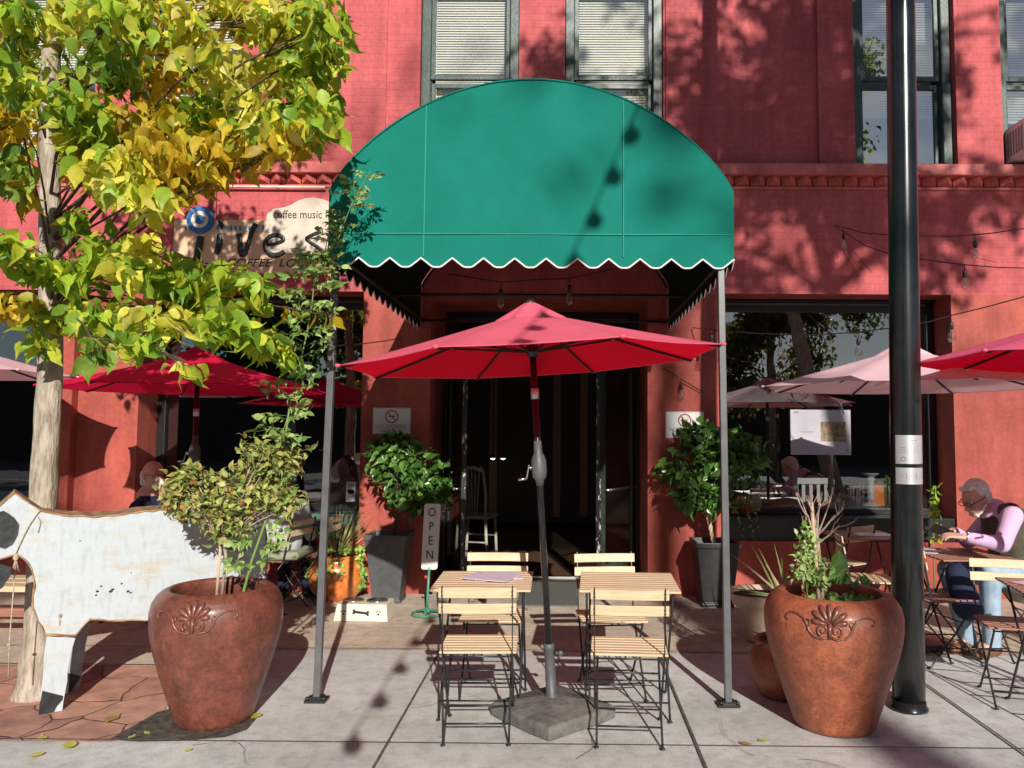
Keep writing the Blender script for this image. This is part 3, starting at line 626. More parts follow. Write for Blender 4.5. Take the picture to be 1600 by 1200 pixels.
# ================================================================== awning
A0 = at(511, 425, gnd(495, 1100).y); YA = gnd(495, 1098).y-.02; XL = at(512, 400, YA).x; XR = at(1147, 400, YA).x
zs_ = at(830, 300, YA).z+.02; za = at(820, 124, YA).z; zb = at(830, 417, YA).z; zseam = at(830, 366, YA).z
hw = (XR-XL)/2; xc = (XL+XR)/2; rise = za-zs_; Rr = (hw*hw+rise*rise)/(2*rise); phi = math.asin(hw/Rr)
def topz(x):
    u = min(1, abs(x-xc)/hw); return zs_-.03+(za-zs_+.03)*(1-u*u)**.78 if u < .9999 else zs_-.03
arc = [(xc+hw*math.sin(t), topz(xc+hw*math.sin(t))) for t in np.linspace(-math.pi/2, math.pi/2, 61)]
AW = thing('green_awning', 'large teal green arched canvas awning with white scalloped edge on two posts', 'awning', (xc, (YA+YW)/2, 0))
nS = 13; per = (XR-XL)/nS; amp = .055
def scal(u):                                                     # u in periods: pointed gaps, flat-bottomed lobes
    t = u % 1.0; t = abs(t-.5)*2
    return -amp*min(1, max(0, (1-t)*1.35))
sc = [(XL+i*per/12, zb+.05+scal(i/12)) for i in range(nS*12+1)]
front = arc+[(x, z) for x, z in reversed(sc)]
mb = MB()
top = [(XL, zs_-.03)]+[p for p in arc[1:-1]]+[(XR, zs_-.03)]
cols_ = [p[0] for p in sc]
for yy, flip in ((YA, 0), (YA+.006, 1)):
    vs = []; fs = []; nz = 12
    for i, x in enumerate(cols_):
        zt = topz(x)-.001; z0 = sc[i][1]
        for j in range(nz+1):
            z = z0+(zt-z0)*j/nz; vs.append((x, yy+.006*math.sin(x*5)*math.sin((z-2.5)*3), z))
    for i in range(len(cols_)-1):
        for j in range(nz):
            q = i*(nz+1)+j; f_ = (q, q+nz+1, q+nz+2, q+1); fs.append(f_[::-1] if flip else f_)
    mb.add(vs, fs, True)
obj('front_panel', mb, M['teal'], AW, True)
mb = MB(); pr = [(XL, zb+.0)]+top+[(XR, zb+.0)]                  # barrel vault back to the wall
NY = 24; vs = []; fs = []
edgeL = []
for j in range(NY*8+1):
    y = YA+.007+(YW-.02-YA)*j/(NY*8)
    for i, (x, z) in enumerate(top): vs.append((x, y, z))
n = len(top)
for j in range(NY*8):
    if j % 8: continue
for j in range(0, NY*8, 8):
    for i in range(n-1):
        q = j*n+i; r_ = (j+8)*n+i; fs.append((q, q+1, r_+1, r_))
mb.add(vs, fs, True)
nside = 16
for X in (XL, XR):                                               # side valances
    vs = []; fs = []; K = nside*12
    for i in range(K+1):
        y = YA+.007+(YW-.02-YA)*i/K; vs += [(X, y, zb+.05+scal(i/12)), (X, y, zs_-.03)]
    fs = [((2*i, 2*i+1, 2*i+3, 2*i+2) if X == XL else (2*i, 2*i+2, 2*i+3, 2*i+1)) for i in range(K)]; mb.add(vs, fs, True)
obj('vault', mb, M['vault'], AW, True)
mb = MB(); mb.tube([(x, YA-.003, z) for x, z in sc], .0058, 5); 
for X in (XL, XR):
    K = nside*12; mb.tube([(X, YA+(YW-.02-YA)*i/K, zb+.05+scal(i/12)) for i in range(K+1)], .004, 4)
obj('scallop_trim', mb, M['white'], AW, True)
mb = MB(); mb.tube([(x, YA-.002, z) for x, z in top], .006, 5); obj('piping', mb, M['palepink'] if False else M['teal'], AW, True)
mb = MB()
xs1, xs2 = at(664, 300, YA).x, at(974, 300, YA).x
for X in (xs1, xs2): mb.box((X-.0025, YA-.009, zb+.06), (X+.0025, YA-.0075, topz(X)-.01))
mb.box((XL+.01, YA-.009, zseam-.002), (XR-.01, YA-.0075, zseam+.002))
seamm = mat('awning_seam', (.022, .26, .20), .8); obj('seam', mb, seamm, AW, True)
mb = MB()                                                        # steel frame inside
for y in (YA+.03, (YA+YW)/2, YW-.05):
    mb.tube([(x*.985+xc*.015, y, z-.03) for x, z in top], .013, 6); mb.tube([(XL+.02, y, zb+.09), (XR-.02, y, zb+.09)], .013, 6)
for X in (XL+.025, XR-.025): mb.tube([(X, YA+.03, zb+.09), (X, YW-.03, zb+.09)], .015, 6)
mb.tube([(xc, YA+.03, za-.04), (xc, YW-.03, za-.04)], .013, 6)
obj('awning_frame', mb, M['bkmetal'], AW, True)
for (bx, by), (tx, ty) in (((495, 1096), (524, 445)), ((1138, 1103), (1126, 450))):
    g0 = gnd(bx, by); t0 = at(tx, ty, YA+.03); t0.z = zb+.075
    mb = MB(); mb.bar(g0, t0, .040, .040, up=(0, 1, 0)); p = obj('awning_post', mb, M['post'], AW, True, [BEV(.004)])
    mb = MB(); mb.cbox((g0.x, g0.y, .012), (.12, .10, .012)); mb.cbox((g0.x, g0.y, .022), (.075, .07, .02))
    for sx in (-1, 1): mb.lathe([(.012, 0), (.012, .012), (.006, .018)], 8, (g0.x+sx*.047, g0.y-.03, .018))
    obj('base_plate', mb, M['bkmetal'], p, True)

# ================================================================== trees
def tree(name, label, base, path, rad, clumps, leafspec, twigs=True, group=None, barkn=14):
    t = thing(name, label, 'tree', base, 0, group)
    tb = MB(); tb.tube(path, rad, barkn, 0, True, None, 1.0, .10); tr = obj('trunk', tb, M['bark'], t, True)
    bb = MB(); lb = MB(); P = [Vector(p) for p in path]
    for c, r, n, spec in clumps:
        c = Vector(c)
        if twigs and (group or random.random() < .55):
            k = min(range(len(P)), key=lambda i: (P[i]-(c-Vector((0, 0, .35)))).length + (0 if P[i].z > (2.3 if not group else .3*P[-1].z) else 3)); s_ = P[k]
            if not group:
                zt_ = max(2.35, min(P[-1].z-.3, c.z-.45*(Vector((c.x, c.y, 0))-Vector((s_.x, s_.y, 0))).length+random.uniform(-.25, .3))); s_ = min(P, key=lambda p: abs(p.z-zt_))
            mid = s_.lerp(c, .5)+Vector((random.uniform(-.14, .14), random.uniform(-.14, .14), random.uniform(.02, .22)))
            rr = .002+(.0117 if group else .0028)*min(2.5, (c-s_).length)
            bb.tube([s_, s_.lerp(mid, .5)+Vector((0, 0, .05)), mid, mid.lerp(c, .6)+Vector((0, 0, .04)), c], [rr*1.6, rr*1.3, rr, rr*.7, .004], 6)
            for q in range(4):
                e = c+Vector((random.uniform(-1, 1)*r[0], random.uniform(-1, 1)*r[1], random.uniform(-1, .4)*r[2])); bb.tube([c.lerp(mid, .3), c.lerp(e, .5)+Vector((0, 0, .03)), e], [.005, .0035, .002], 4)
        size, cols, tp, asp, dn = spec
        pts_ = inball(n, c, r, .6)
        if not group:
            def shown(p):
                v = Vector(p)-C0; dz = v.dot(Fv); 
                if dz <= 0: return True
                px = PX+FPX*v.dot(Rv)/dz; py = PY-FPX*v.dot(Uv)/dz
                return not (58 < px < 100 and 175 < py < 395 and p[1] < 4.75) and not (268 < px < 420 and 308 < py < 384) and not (395 < px < 520 and 240 < py < 425) and not (330 < px and 285 < py < 310)
            pts_ = np.array([p for p in pts_ if shown(p)])
        leaves(lb, pts_, size, cols, tp, asp, dn)
    if bb.v: obj('branches', bb, M['twig'], t, True)
    obj('foliage', lb, M['leaf'], t, True)
    return t
LIME = [(.62, .66, .06), (.54, .60, .05), (.40, .56, .04), (.42, .58, .05), (.26, .42, .04), (.16, .30, .03), (.55, .58, .06), (.20, .36, .04)]
GOLD = [(.78, .62, .05), (.70, .50, .04), (.55, .36, .02), (.68, .52, .05), (.48, .34, .02), (.40, .40, .03)]
YELL = [(.90, .84, .10), (.84, .78, .12), (.76, .70, .08), (.60, .58, .06), (.38, .52, .05), (.72, .66, .16), (.30, .44, .04)]
DKG = [(.10, .20, .03), (.14, .26, .03), (.22, .34, .04), (.30, .40, .04)]
def S(c, size=.094): return (size, c, 'L', .58, .8)
CL = []
def cl(px, py, Y, rp, n, cols, rz=None, size=.094):
    c = at(px, py, Y); k = Y/FPX; CL.append((c, (rp*k*1.1, rp*k*1.1+.08, (rz or rp*.85)*k), int(n*3.3), S(cols, size)))
ys = lambda: random.uniform(3.7, 4.9)
for (x, y, cc) in [(40,30,LIME),(120,25,YELL),(200,35,LIME),(285,30,YELL),(360,25,YELL),(440,35,YELL),(505,30,LIME),
                   (20,110,LIME),(95,120,LIME),(185,105,DKG),(260,110,GOLD),(345,105,YELL),(430,105,YELL),(490,100,LIME),
                   (18,190,GOLD),(125,175,LIME),(190,190,GOLD),(265,190,GOLD),(340,180,LIME),(410,170,YELL),(470,170,LIME),
                   (130,250,GOLD),(190,265,YELL),(250,250,GOLD),(305,250,GOLD),(365,225,GOLD),(425,215,GOLD),
                   (15,270,DKG),(250,300,GOLD),(215,290,YELL),(140,225,LIME)]:
    cl(x, y, ys(), 44, 34, cc)
    cl(x+random.uniform(-25, 25), y+random.uniform(-20, 20), 4.3+random.uniform(-.9, 1.0), 46, 17, cc)
for (x, y, r_, n, cc) in [(515,75,26,12,LIME),(510,185,22,12,LIME),(525,150,12,5,LIME),(495,215,12,5,DKG),(40,300,24,6,GOLD),(335,262,14,6,GOLD),
                      (110,335,26,9,LIME),(160,250,20,7,LIME),(10,380,35,13,LIME),(60,415,38,16,LIME),(120,420,40,22,LIME),(165,385,36,16,LIME),(215,415,40,22,YELL),(262,435,38,22,LIME),(315,440,38,20,LIME),(365,425,32,13,LIME),
                      (405,440,28,11,LIME),(30,480,38,15,GOLD),(85,490,36,16,LIME),(145,490,40,22,LIME),(200,500,40,22,LIME),(255,495,40,22,YELL),(310,490,38,20,LIME),(360,500,36,16,LIME),(405,520,30,12,LIME),(440,545,20,7,LIME),
                      (60,530,25,7,LIME),(150,540,26,7,DKG),(215,535,24,7,LIME),(285,570,16,4,YELL),(225,378,24,8,YELL)]:
    cl(x, y, random.uniform(3.75, 4.35), r_, n, cc, r_*.7, .104)
for i in range(34):                                              # crown above and outside the frame
    c = inball(1, (-2.9, 4.25, 5.1), (1.45, 1.2, 1.25), .5)[0]
    if c[2] > 4.15 or c[0] < -3.4: CL.append((Vector(c), (.28, .28, .24), 60, S(random.choice([LIME, GOLD, YELL, GOLD]))))
tb = gnd(55, 1088)
Yt = tb.y
path = [(tb.x, Yt, -.02), (tb.x, Yt, .10), at(62, 1000, Yt), at(66, 900, Yt), at(66, 800, Yt), at(72, 700, Yt), at(77, 600, Yt), at(80, 480, Yt), at(78, 350, Yt), at(78, 200, Yt), at(80, 80, Yt), (tb.x+.12, Yt, 4.4), (tb.x+.2, Yt-.1, 5.2), (tb.x+.1, Yt-.1, 6.0)]
rad = [.125, .098, .085, .078, .074, .071, .068, .064, .060, .057, .052, .045, .03, .012]
def refine(path, rad, k=5):
    P = [Vector(p) for p in path]; o = []; r = []
    for i in range(len(P)-1):
        for j in range(k): t = j/k; o.append(P[i].lerp(P[i+1], t)); r.append(rad[i]*(1-t)+rad[i+1]*t)
    return o+[P[-1]], r+[rad[-1]]
pp, rr = refine(path, rad, 4)
T1 = tree('ash_tree', 'slim pale barked tree with yellow and lime leaves beside white animal cutout', (tb.x, tb.y, 0), pp, rr, CL, None, barkn=18)
# long leafy twig reaching over the red umbrella towards the awning post
tw = MB(); lf = MB(); q = [at(80, 430, Yt), at(200, 455, 4.2), at(330, 462, 4.1), at(430, 478, 4.1), at(535, 497, 4.1)]
tw.tube(q, [.008, .006, .004, .003, .001], 6)
q2 = [at(80, 500, Yt), at(200, 520, 4.1), at(330, 515, 4.0), at(420, 530, 4.0), at(470, 560, 4.0)]; tw.tube(q2, [.008, .006, .004, .003, .001], 6)
for k in range(22):
    t = random.uniform(.35, 1)*(len(q)-1); i = min(int(t), len(q)-2); p = Vector(q[i]).lerp(q[i+1], t-i); leaves(lf, [p], .10, LIME+GOLD, 'L', .7, 1.6)
    p = Vector(q2[i]).lerp(q2[i+1], t-i); leaves(lf, [p], .10, LIME, 'L', .6, 1.6)
tt = obj('long_twig', tw, M['twig'], T1, True); obj('leaf_row', lf, M['leaf'], tt, True)['kind'] = 'stuff'

# trees across the street and beside the photographer: they throw the dappled shade and stand in the window reflections
def bigtree(name, label, base, h, cr, cz, n, cols, size, tp='S', seed=0, lean=(0, 0)):
    bx, by = base; P = [(bx+lean[0]*t, by+lean[1]*t, t*h) for t in (0, .15, .3, .5, .7, .9)]
    k = 60 if name == 'shade_tree' else 26; cls = []; f_ = .16 if name == 'shade_tree' else .26
    for i in range(k):
        c = inball(1, (bx+lean[0]*.7, by+lean[1]*.7, cz), (cr[0]*.82, cr[1]*.82, cr[2]*.82), .55)[0]
        cls.append((Vector(c), (cr[0]*f_, cr[1]*.27, cr[2]*f_*.9), n//k, (size, cols, tp, .6, .5)))
    return tree(name, label, (bx, by, -.13 if by < -3.3 else 0), P, [h*.022, h*.018, h*.016, h*.013, h*.009, h*.004], cls, None, True, 'street trees opposite the cafe', 8)
GRN = [(.04, .10, .02), (.06, .13, .025), (.09, .17, .03), (.05, .09, .02)]
AMB = [(.30, .20, .03), (.24, .16, .02), (.12, .15, .03), (.36, .26, .04)]
bigtree('shade_tree', 'leafy street tree shading the right of the facade', (6.25, -2.2), 10.5, (3.5, 1.8, 3.4), 9.5, 8400, GRN+LIME[:2], .14, 'S', lean=(-2.3, 0))
bigtree('street_tree', 'dark green tree across the street', (1.0, -15.5), 8, (2.0, 1.6, 3.3), 4.6, 7000, GRN, .20)
bigtree('street_tree', 'amber leaved tree across the street', (8.6, -16.5), 12, (4.6, 2.2, 4.8), 6.6, 14000, AMB+GRN[:2], .22)
bigtree('street_tree', 'tall golden tree across the street', (-4.0, -19), 18, (5.2, 2, 5.2), 13, 9000, AMB+GOLD[:2], .28)
bigtree('street_tree', 'low green tree across the street', (-11, -15), 9, (6.5, 2, 4.4), 5.2, 10000, GRN, .27)
bigtree('street_tree', 'sparse tall tree far across the street', (7.0, -21), 19, (5.5, 2.5, 2.3), 16.6, 460, GRN, .30)
mb = MB(); mb.box((-40, -24, -.13), (40, -23.5, 4.2)); tag(obj('backdrop_wall', mb, M['dark']), 'tall dark wall added unseen across the street to darken the window reflections', 'wall')  # unseen wall added and raised to cover the pale horizon in reflections
# ================================================================== lamp post
g = gnd(1431, 1117); Lp = g+Vector((0, .088, 0))
topx = at(1407, 0, Lp.y)
P_ = thing('lamp_post', 'thick glossy black lamp post with two silver plates beside right clay pot', 'lamp post', (Lp.x, Lp.y, 0))
dx = (topx.x-Lp.x)/topx.z
mb = MB(); n = 12
mb.tube([(Lp.x+dx*z, Lp.y, z) for z in np.linspace(.01, 9.3, n)], [.0885-.0012*i*9.3/7.5 for i in range(n)], 40)
obj('shaft', mb, M['pole'], P_, True)
mb = MB(); mb.lathe([(.105, 0), (.105, .012), (.094, .02), (.092, .05)], 40, (Lp.x, Lp.y, .006)); obj('base_ring', mb, M['pole'], P_, True)
mb = MB(); mb.tube([(Lp.x+dx*9.25, Lp.y, 9.25), (Lp.x+.25, Lp.y-.3, 9.7), (Lp.x+.35, Lp.y-1.2, 9.9)], [.05, .045, .04], 12); mb.cbox((Lp.x+.35, Lp.y-1.5, 9.88), (.28, .65, .12)); obj('lamp_arm', mb, M['pole'], P_, True, None)
def wrap(z0, z1, a0, a1, nm, extra):
    mb = MB(); vs = []; fs = []; K = 20
    for i in range(K+1):
        a = R(a0+(a1-a0)*i/K)
        for z in (z0, z1):
            r = .0885-.0012*z*11/7.5+.0016; vs.append((Lp.x+dx*z+r*math.sin(a), Lp.y-r*math.cos(a), z))
    fs = [(2*i, 2*i+2, 2*i+3, 2*i+1) for i in range(K)]; mb.add(vs, fs, True); o = obj(nm, mb, M['silver'], P_, True)
    k = MB()
    def mark(u0, u1, w0, w1):
        vs = []
        for u in (u0, u1):
            for w_ in (w0, w1):
                a = R(a0+(a1-a0)*u); z = z0+(z1-z0)*w_; r = .0885-.0012*z*11/7.5+.0030; vs.append((Lp.x+dx*z+r*math.sin(a), Lp.y-r*math.cos(a), z))
        k.add(vs, [(0, 2, 3, 1)])
    for q in extra:
        if len(q) == 5:
            cu, cw, rr, asp, _ = q
            for i in range(16):
                t0 = i/16*2*math.pi; t1 = (i+1)/16*2*math.pi; vs = []
                for t, f in ((t0, 1), (t1, 1), (t1, .7), (t0, .7)):
                    a = R(a0+(a1-a0)*(cu+rr*f*math.cos(t))); z = z0+(z1-z0)*(cw+rr*asp*f*math.sin(t)); r = .0885-.0012*z*11/7.5+.0030
                    vs.append((Lp.x+dx*z+r*math.sin(a), Lp.y-r*math.cos(a), z))
                k.add(vs, [(0, 1, 2, 3)])
        else: mark(*q)
    obj('printed_marks', k, M['greyink'], o, True)
zA, zB, zC, zD = [at(1425, y, Lp.y-.088).z for y in (680, 725, 731, 757)]
wrap(zB, zA, -62, 62, 'round_plate', [(.24, .17, .075, 1.1, 0), (.45, .62, .80, .82), (.47, .52, .70, .72), (.15, .3, .55, .57), (.15, .3, .48, .50), (.66, .9, .5, .515), (.66, .9, .44, .455), (.66, .9, .38, .395), (.66, .9, .62, .635), (.15, .3, .40, .42), (.4, .9, .16, .18)])
wrap(zD, zC, -62, 62, 'lower_plate', [(.08, .92, .80, .825), (.2, .45, .5, .53), (.55, .8, .5, .53), (.08, .92, .18, .2), (.32, .335, .3, .7), (.6, .615, .3, .7)])

# ================================================================== big clay pots
PROF = [(.0, .0), (.195, .0), (.212, .02), (.228, .07), (.258, .16), (.292, .26), (.325, .37), (.348, .46), (.356, .53), (.356, .59), (.345, .64), (.322, .677), (.294, .699), (.272, .708), (.257, .705), (.248, .695), (.246, .66), (.255, .60), (.255, .58)]
def prad(z, k=1.0):
    for i in range(1, 13):
        (r0, z0), (r1, z1) = PROF[i], PROF[i+1]
        if z0 <= z <= z1 and z1 > z0: t = (z-z0)/(z1-z0); return (r0+(r1-r0)*t)*k
    return PROF[9][0]*k
def bigpot(name, label, c, face, m, mr, k=1.0, sc_=1.0):
    t = thing(name, label, 'plant pot', (c.x, c.y, 0)); mb = MB()
    pr = [(.17, .03)] if False else []
    from_prof = []
    for i in range(1, len(PROF)-1):
        (r0, z0), (r1, z1) = PROF[i], PROF[i+1]
        for j in range(3): from_prof.append(((r0+(r1-r0)*j/3)*k, z0+(z1-z0)*j/3))
    from_prof.append((PROF[-1][0]*k, PROF[-1][1]))
    mb.lathe(from_prof, 72, (c.x, c.y, .004)); obj('vessel', mb, m, t, True)
    s = MB(); s.lathe([(.0001, .606), (.12, .612), (.254*k, .604)], 24, (c.x, c.y, 0)); obj('potting_soil', s, M['soil'], t, True)
    # raised palmette with scrolls
    r = MB(); zc = .600
    def sp(u, v, off=0.004):                                    # u metres round the pot, v metres up
        z = zc+v; rr = prad(max(.03, min(.69, z)), k)+off; a = face+u/rr; return Vector((c.x+rr*math.sin(a), c.y-rr*math.cos(a), z+.004))
    def stroke(uv, w0, w1, off=.004):
        n = len(uv); r.tube([sp(u*sc_, v*sc_, off) for u, v in uv], [w0+(w1-w0)*i/(n-1) for i in range(n)], 8)
    for i, a in enumerate((-78, -52, -26, 0, 26, 52, 78)):
        L = .098 if abs(a) < 60 else .085; aa = R(a)
        pts = [(math.sin(aa)*L*q, math.cos(aa)*L*q*.95) for q in (.15, .4, .65, .85, .97)]
        r.tube([sp(u*sc_, v*sc_, .003) for u, v in pts], [.005, .009, .0145, .0155, .007], 8)
    for s_ in (-1, 1):
        spir = [(s_*(.030+.024*math.cos(t)*(1-t/9.5)), -.022+.024*math.sin(t)*(1-t/9.5)) for t in np.linspace(-1.2, 6.6, 22)]
        stroke(spir, .0065, .004)
        stroke([(s_*.01, -.055), (s_*.035, -.062), (s_*.07, -.055), (s_*.095, -.03), (s_*.105, .0), (s_*.12, .022), (s_*.15, .037), (s_*.18, .038), (s_*.205, .028), (s_*.212, .012), (s_*.203, .002), (s_*.193, .007)], .0065, .0045)
        stroke([(s_*.10, -.012), (s_*.088, .006), (s_*.094, .018), (s_*.104, .016)], .005, .004)
    stroke([(0, -.06), (0, -.03), (0, .01)], .008, .011)
    o = obj('palmette_relief', r, mr, t, True)
    return t
cL = Vector((gnd(328, 1148).x, gnd(328, 1148).y+.205, 0)); cR = Vector((gnd(1311, 1156).x, gnd(1311, 1156).y+.205, 0))
cL.x = at(339, 1000, cL.y).x; cR.x = at(1301, 1000, cR.y).x
faceL = math.atan2(cL.x, cL.y)+R(-9); faceR = math.atan2(cR.x, cR.y)
bigpot('clay_pot', 'large oxblood glazed pot holding the rose bush, by white animal cutout', cL, -faceL-R(29), M['terra'], M['relief'], .945, 1.0)
bigpot('clay_pot', 'large orange clay pot with palmette beside the black lamp post', cR, -faceR-R(2), M['terra2'], M['relief'], 1.01, 1.08)

# ================================================================== rose bush and long climbing cane (left pot)
T = thing('rose_bush', 'olive and yellow rose bush with two round heads growing in left clay pot', 'shrub', (cL.x, cL.y, .61))
mb = MB()
b1 = at(338, 925, cL.y); b2 = at(346, 925, cL.y+.02); jn = at(350, 850, cL.y)
b1.z = b2.z = .61
obj('stake', MB().tube([b1, at(345, 850, cL.y-.01)], .008, 8), M['stake'], T, True)
mb.tube([b2, at(353, 870, cL.y), jn], [.009, .008, .008], 8)
heads = [(at(315, 785, cL.y), .22, .17, .15), (at(405, 755, cL.y), .22, .18, .19), (at(360, 820, cL.y), .16, .14, .13), (at(425, 725, cL.y), .14, .12, .12), (at(290, 755, cL.y), .12, .10, .10)]
lf = MB(); OLV = [(.42, .46, .12), (.30, .36, .09), (.34, .36, .10), (.18, .24, .06), (.42, .38, .12), (.13, .17, .05), (.36, .30, .10)]
for c, a_, b_, d_ in heads:
    for q in range(15):
        e = Vector(inball(1, c, (a_*1.12, b_*1.1, d_*1.15), .5)[0]); mid = jn.lerp(e, .5)+Vector((0, 0, .02)); mb.tube([jn, mid, e], [.005, .0035, .0015], 5)
        q_ = random.uniform(.7, 1.2); leaves(lf, inball(34, e, (.085*q_, .08, .07*q_), .6), .042, OLV, 'L', .55, -.1, 1)
    leaves(lf, inball(int(480*a_*d_/.04), c, (a_, b_, d_), .7), .038, OLV, 'L', .55, -.1, 1)
leaves(lf, inball(26, heads[0][0], (.2, .15, .15), .3), .05, [(.62, .40, .05), (.5, .22, .06)], 'L', .6, 0)
leaves(lf, inball(26, heads[1][0], (.2, .15, .17), .3), .05, [(.62, .42, .05), (.5, .2, .08)], 'L', .6, 0)
obj('stems', mb, M['deadwood'], T, True); obj('foliage', lf, M['leafm'], T, True)
V_ = thing('climbing_rose', 'long green climbing cane rising from left pot up to the awning edge', 'climbing plant', (cL.x+.16, cL.y, .61))
def canes(cpts, nl, leaf, mbc, mbl, cols, r0=.006, side=.11, every=1):
    P = [Vector(p) for p in cpts]; o = []
    for i in range(len(P)-1):
        for j in range(8): o.append(P[i].lerp(P[i+1], j/8))
    o.append(P[-1]); mbc.tube(o, [r0*(1-.75*i/len(o)) for i in range(len(o))], 6)
    for k in range(nl):
        i = int((.10+.9*k/nl)*(len(o)-1)); p = o[i]; a = random.uniform(0, 6.28)
        d = Vector((math.cos(a), -.45+.5*math.sin(a), random.uniform(-.2, .45))).normalized(); L = side*random.uniform(.6, 1.15)
        e = p+d*L; mbc.tube([p, p.lerp(e, .5)+Vector((0, 0, .008)), e], [.0015, .0012, .0008], 4)
        sd = d.cross(Vector((0, -.6, 1))).normalized()
        for j in range(3):
            q = p.lerp(e, .4+.27*j)
            for s_ in (-1, 1): leaves(mbl, [q+sd*s_*.004], leaf, cols, 'L', .6, 0, .12, None, .2, [q-sd*s_*.5-d*.2])
        leaves(mbl, [e], leaf*1.15, cols, 'L', .6, 0, .1, None, .2, [e-d*.5])
mc = MB(); ml = MB(); GV = [(.20, .32, .08), (.30, .42, .12), (.14, .26, .06), (.36, .46, .16)]
y0 = cL.y
cane = [Vector((at(376, 928, y0).x, y0, .61)), at(392, 880, y0), at(420, 800, y0), at(440, 720, y0+.03), at(452, 640, y0+.05), at(466, 580, y0+.08), at(480, 520, y0+.1), at(488, 470, y0+.1), at(492, 430, y0+.1), at(498, 395, y0+.08)]
canes(cane, 84, .050, mc, ml, GV, .009, .16)
canes([at(490, 450, y0+.1), at(505, 410, y0+.06), at(530, 370, y0+.02), at(545, 330, y0), at(562, 295, y0-.02), at(580, 265, y0-.02)], 34, .032, mc, ml, [(.34, .44, .12), (.44, .46, .14), (.22, .32, .08)], .004, .10)
canes([at(505, 410, y0+.06), at(512, 370, y0), at(520, 330, y0)], 8, .026, mc, ml, GV, .003, .08)
canes([at(450, 650, y0+.05), at(437, 690, y0), at(425, 720, y0)], 6, .03, mc, ml, GV, .003, .08)
obj('cane', mc, M['cane'], V_, True); obj('foliage', ml, M['leafm'], V_, True)

# ================================================================== plants in the right pot
y0 = cR.y
T = thing('pruned_rose', 'bare pruned rose stem with pale twiggy crown in right clay pot', 'shrub', (cR.x-.08, y0, .61)); mb = MB()
b = at(1285, 918, y0); b.z = .61; j0 = at(1276, 840, y0)
mb.tube([b, at(1282, 890, y0), j0, at(1270, 800, y0)], [.012, .012, .013, .006], 8)
def fork(p, d, L, r_, dep):
    e = p+d*L+Vector((random.uniform(-.02, .02), random.uniform(-.03, .03), random.uniform(-.01, .02))); mb.tube([p, p.lerp(e, .5)+Vector((0, 0, -.006)), e], [r_, r_*.85, r_*.6], 6)
    if dep:
        for _ in range(2 if random.random() < .7 else 3):
            q = Vector((d.x+random.uniform(-.6, .6), d.y+random.uniform(-.4, .4), d.z+random.uniform(-.2, .7))).normalized(); fork(p.lerp(e, random.uniform(.5, 1)), q, L*.62, r_*.62, dep-1)
for (ex, ey) in ((1256, 768), (1262, 790), (1277, 775), (1285, 762), (1298, 775), (1318, 790), (1325, 800), (1252, 815)):
    e = at(ex, ey, y0+random.uniform(-.12, .12)); d = (e-j0); L = d.length; fork(j0+Vector((0, 0, random.uniform(-.04, .02))), d.normalized(), L*.62, .006, 2)
obj('stem', mb, M['deadwood'], T, True)
s = MB(); s.tube([Vector((at(1280, 918, y0-.03).x, y0-.03, .61)), at(1268, 785, y0-.02)], .010, 8); obj('stake', s, M['stake'], T, True)
s = MB(); s.lathe([(.018, -.008), (.020, 0), (.018, .008)], 10, tuple(at(1271, 822, y0-.01))); obj('green_tie', s, M['verdi'], T, True)
T = thing('trailing_succulent', 'bright green small leaved succulent covering soil and climbing stake in right clay pot', 'plant', (cR.x, y0-.05, .61)); mb = MB(); st = MB()
GS = [(.26, .42, .10), (.36, .50, .16), (.18, .32, .07), (.44, .50, .24)]
for k in range(70):
    a = random.uniform(0, 6.28); q = math.sqrt(random.random())*.23; p = Vector((cR.x+.03+q*math.cos(a)*.95, y0+q*math.sin(a)*.8-.01, .625+.035*random.random()))
    if q < .24 and p.x > cR.x-.13: leaves(mb, inball(11, p, (.03, .03, .03), .5), .030, GS, 'L', .75, -.6, 1)
for x, y in ((1262, 905), (1260, 888), (1255, 868), (1262, 850), (1258, 835), (1268, 870), (1272, 895), (1250, 878), (1285, 905), (1290, 885), (1275, 905), (1245, 895)):
    leaves(mb, inball(26, at(x, y, y0-.04), (.05, .05, .05), .6), .032, GS, 'L', .7, 0, 1)
st.tube([Vector((at(1262, 918, y0-.04).x, y0-.04, .61)), at(1258, 870, y0-.04), at(1258, 835, y0-.04)], .004, 5)
obj('stems', st, M['cane'], T, True); obj('foliage', mb, M['leafm'], T, True)
T = thing('broad_leaf_herb', 'upright broad leaved herb on the right of the right clay pot', 'plant', (at(1318, 920, y0).x, y0, .61)); mb = MB()
for (x, y, s_) in ((1312, 905, .09), (1305, 905, .07), (1322, 905, .07), (1345, 903, .06), (1355, 908, .05), (1335, 912, .05)):
    for k in range(5): leaves(mb, [at(x, y+8, y0-.02)], s_, [(.20, .38, .10), (.28, .46, .14)], 'L', .55, -1.1, .6)
leaves(mb, [at(1311, 905, y0)], .13, [(.26, .46, .14)], 'L', .5, -4, .1)
obj('foliage', mb, M['leafg'], T, True)

# ================================================================== small pots behind
def blade(mb, p, d, L, w_, bend, cols, seg=6):
    p = Vector(p); d = Vector(d).normalized(); s = d.cross(Vector((0, -1, .2))).normalized(); vs = []; fs = []
    for i in range(seg+1):
        t = i/seg; c = p+d*L*t+Vector((d.x*.15, 0, -bend))*L*t*t; ww = w_*(1-t**1.6)+.0006; vs += [c-s*ww, c+Vector((0, -.3*ww, 0)), c+s*ww]
    for i in range(seg): a = 3*i; fs += [(a, a+1, a+4, a+3), (a+1, a+2, a+5, a+4)]
    c = random.choice(cols); mb.add(vs, fs, True, 0, None, (*c, 1))
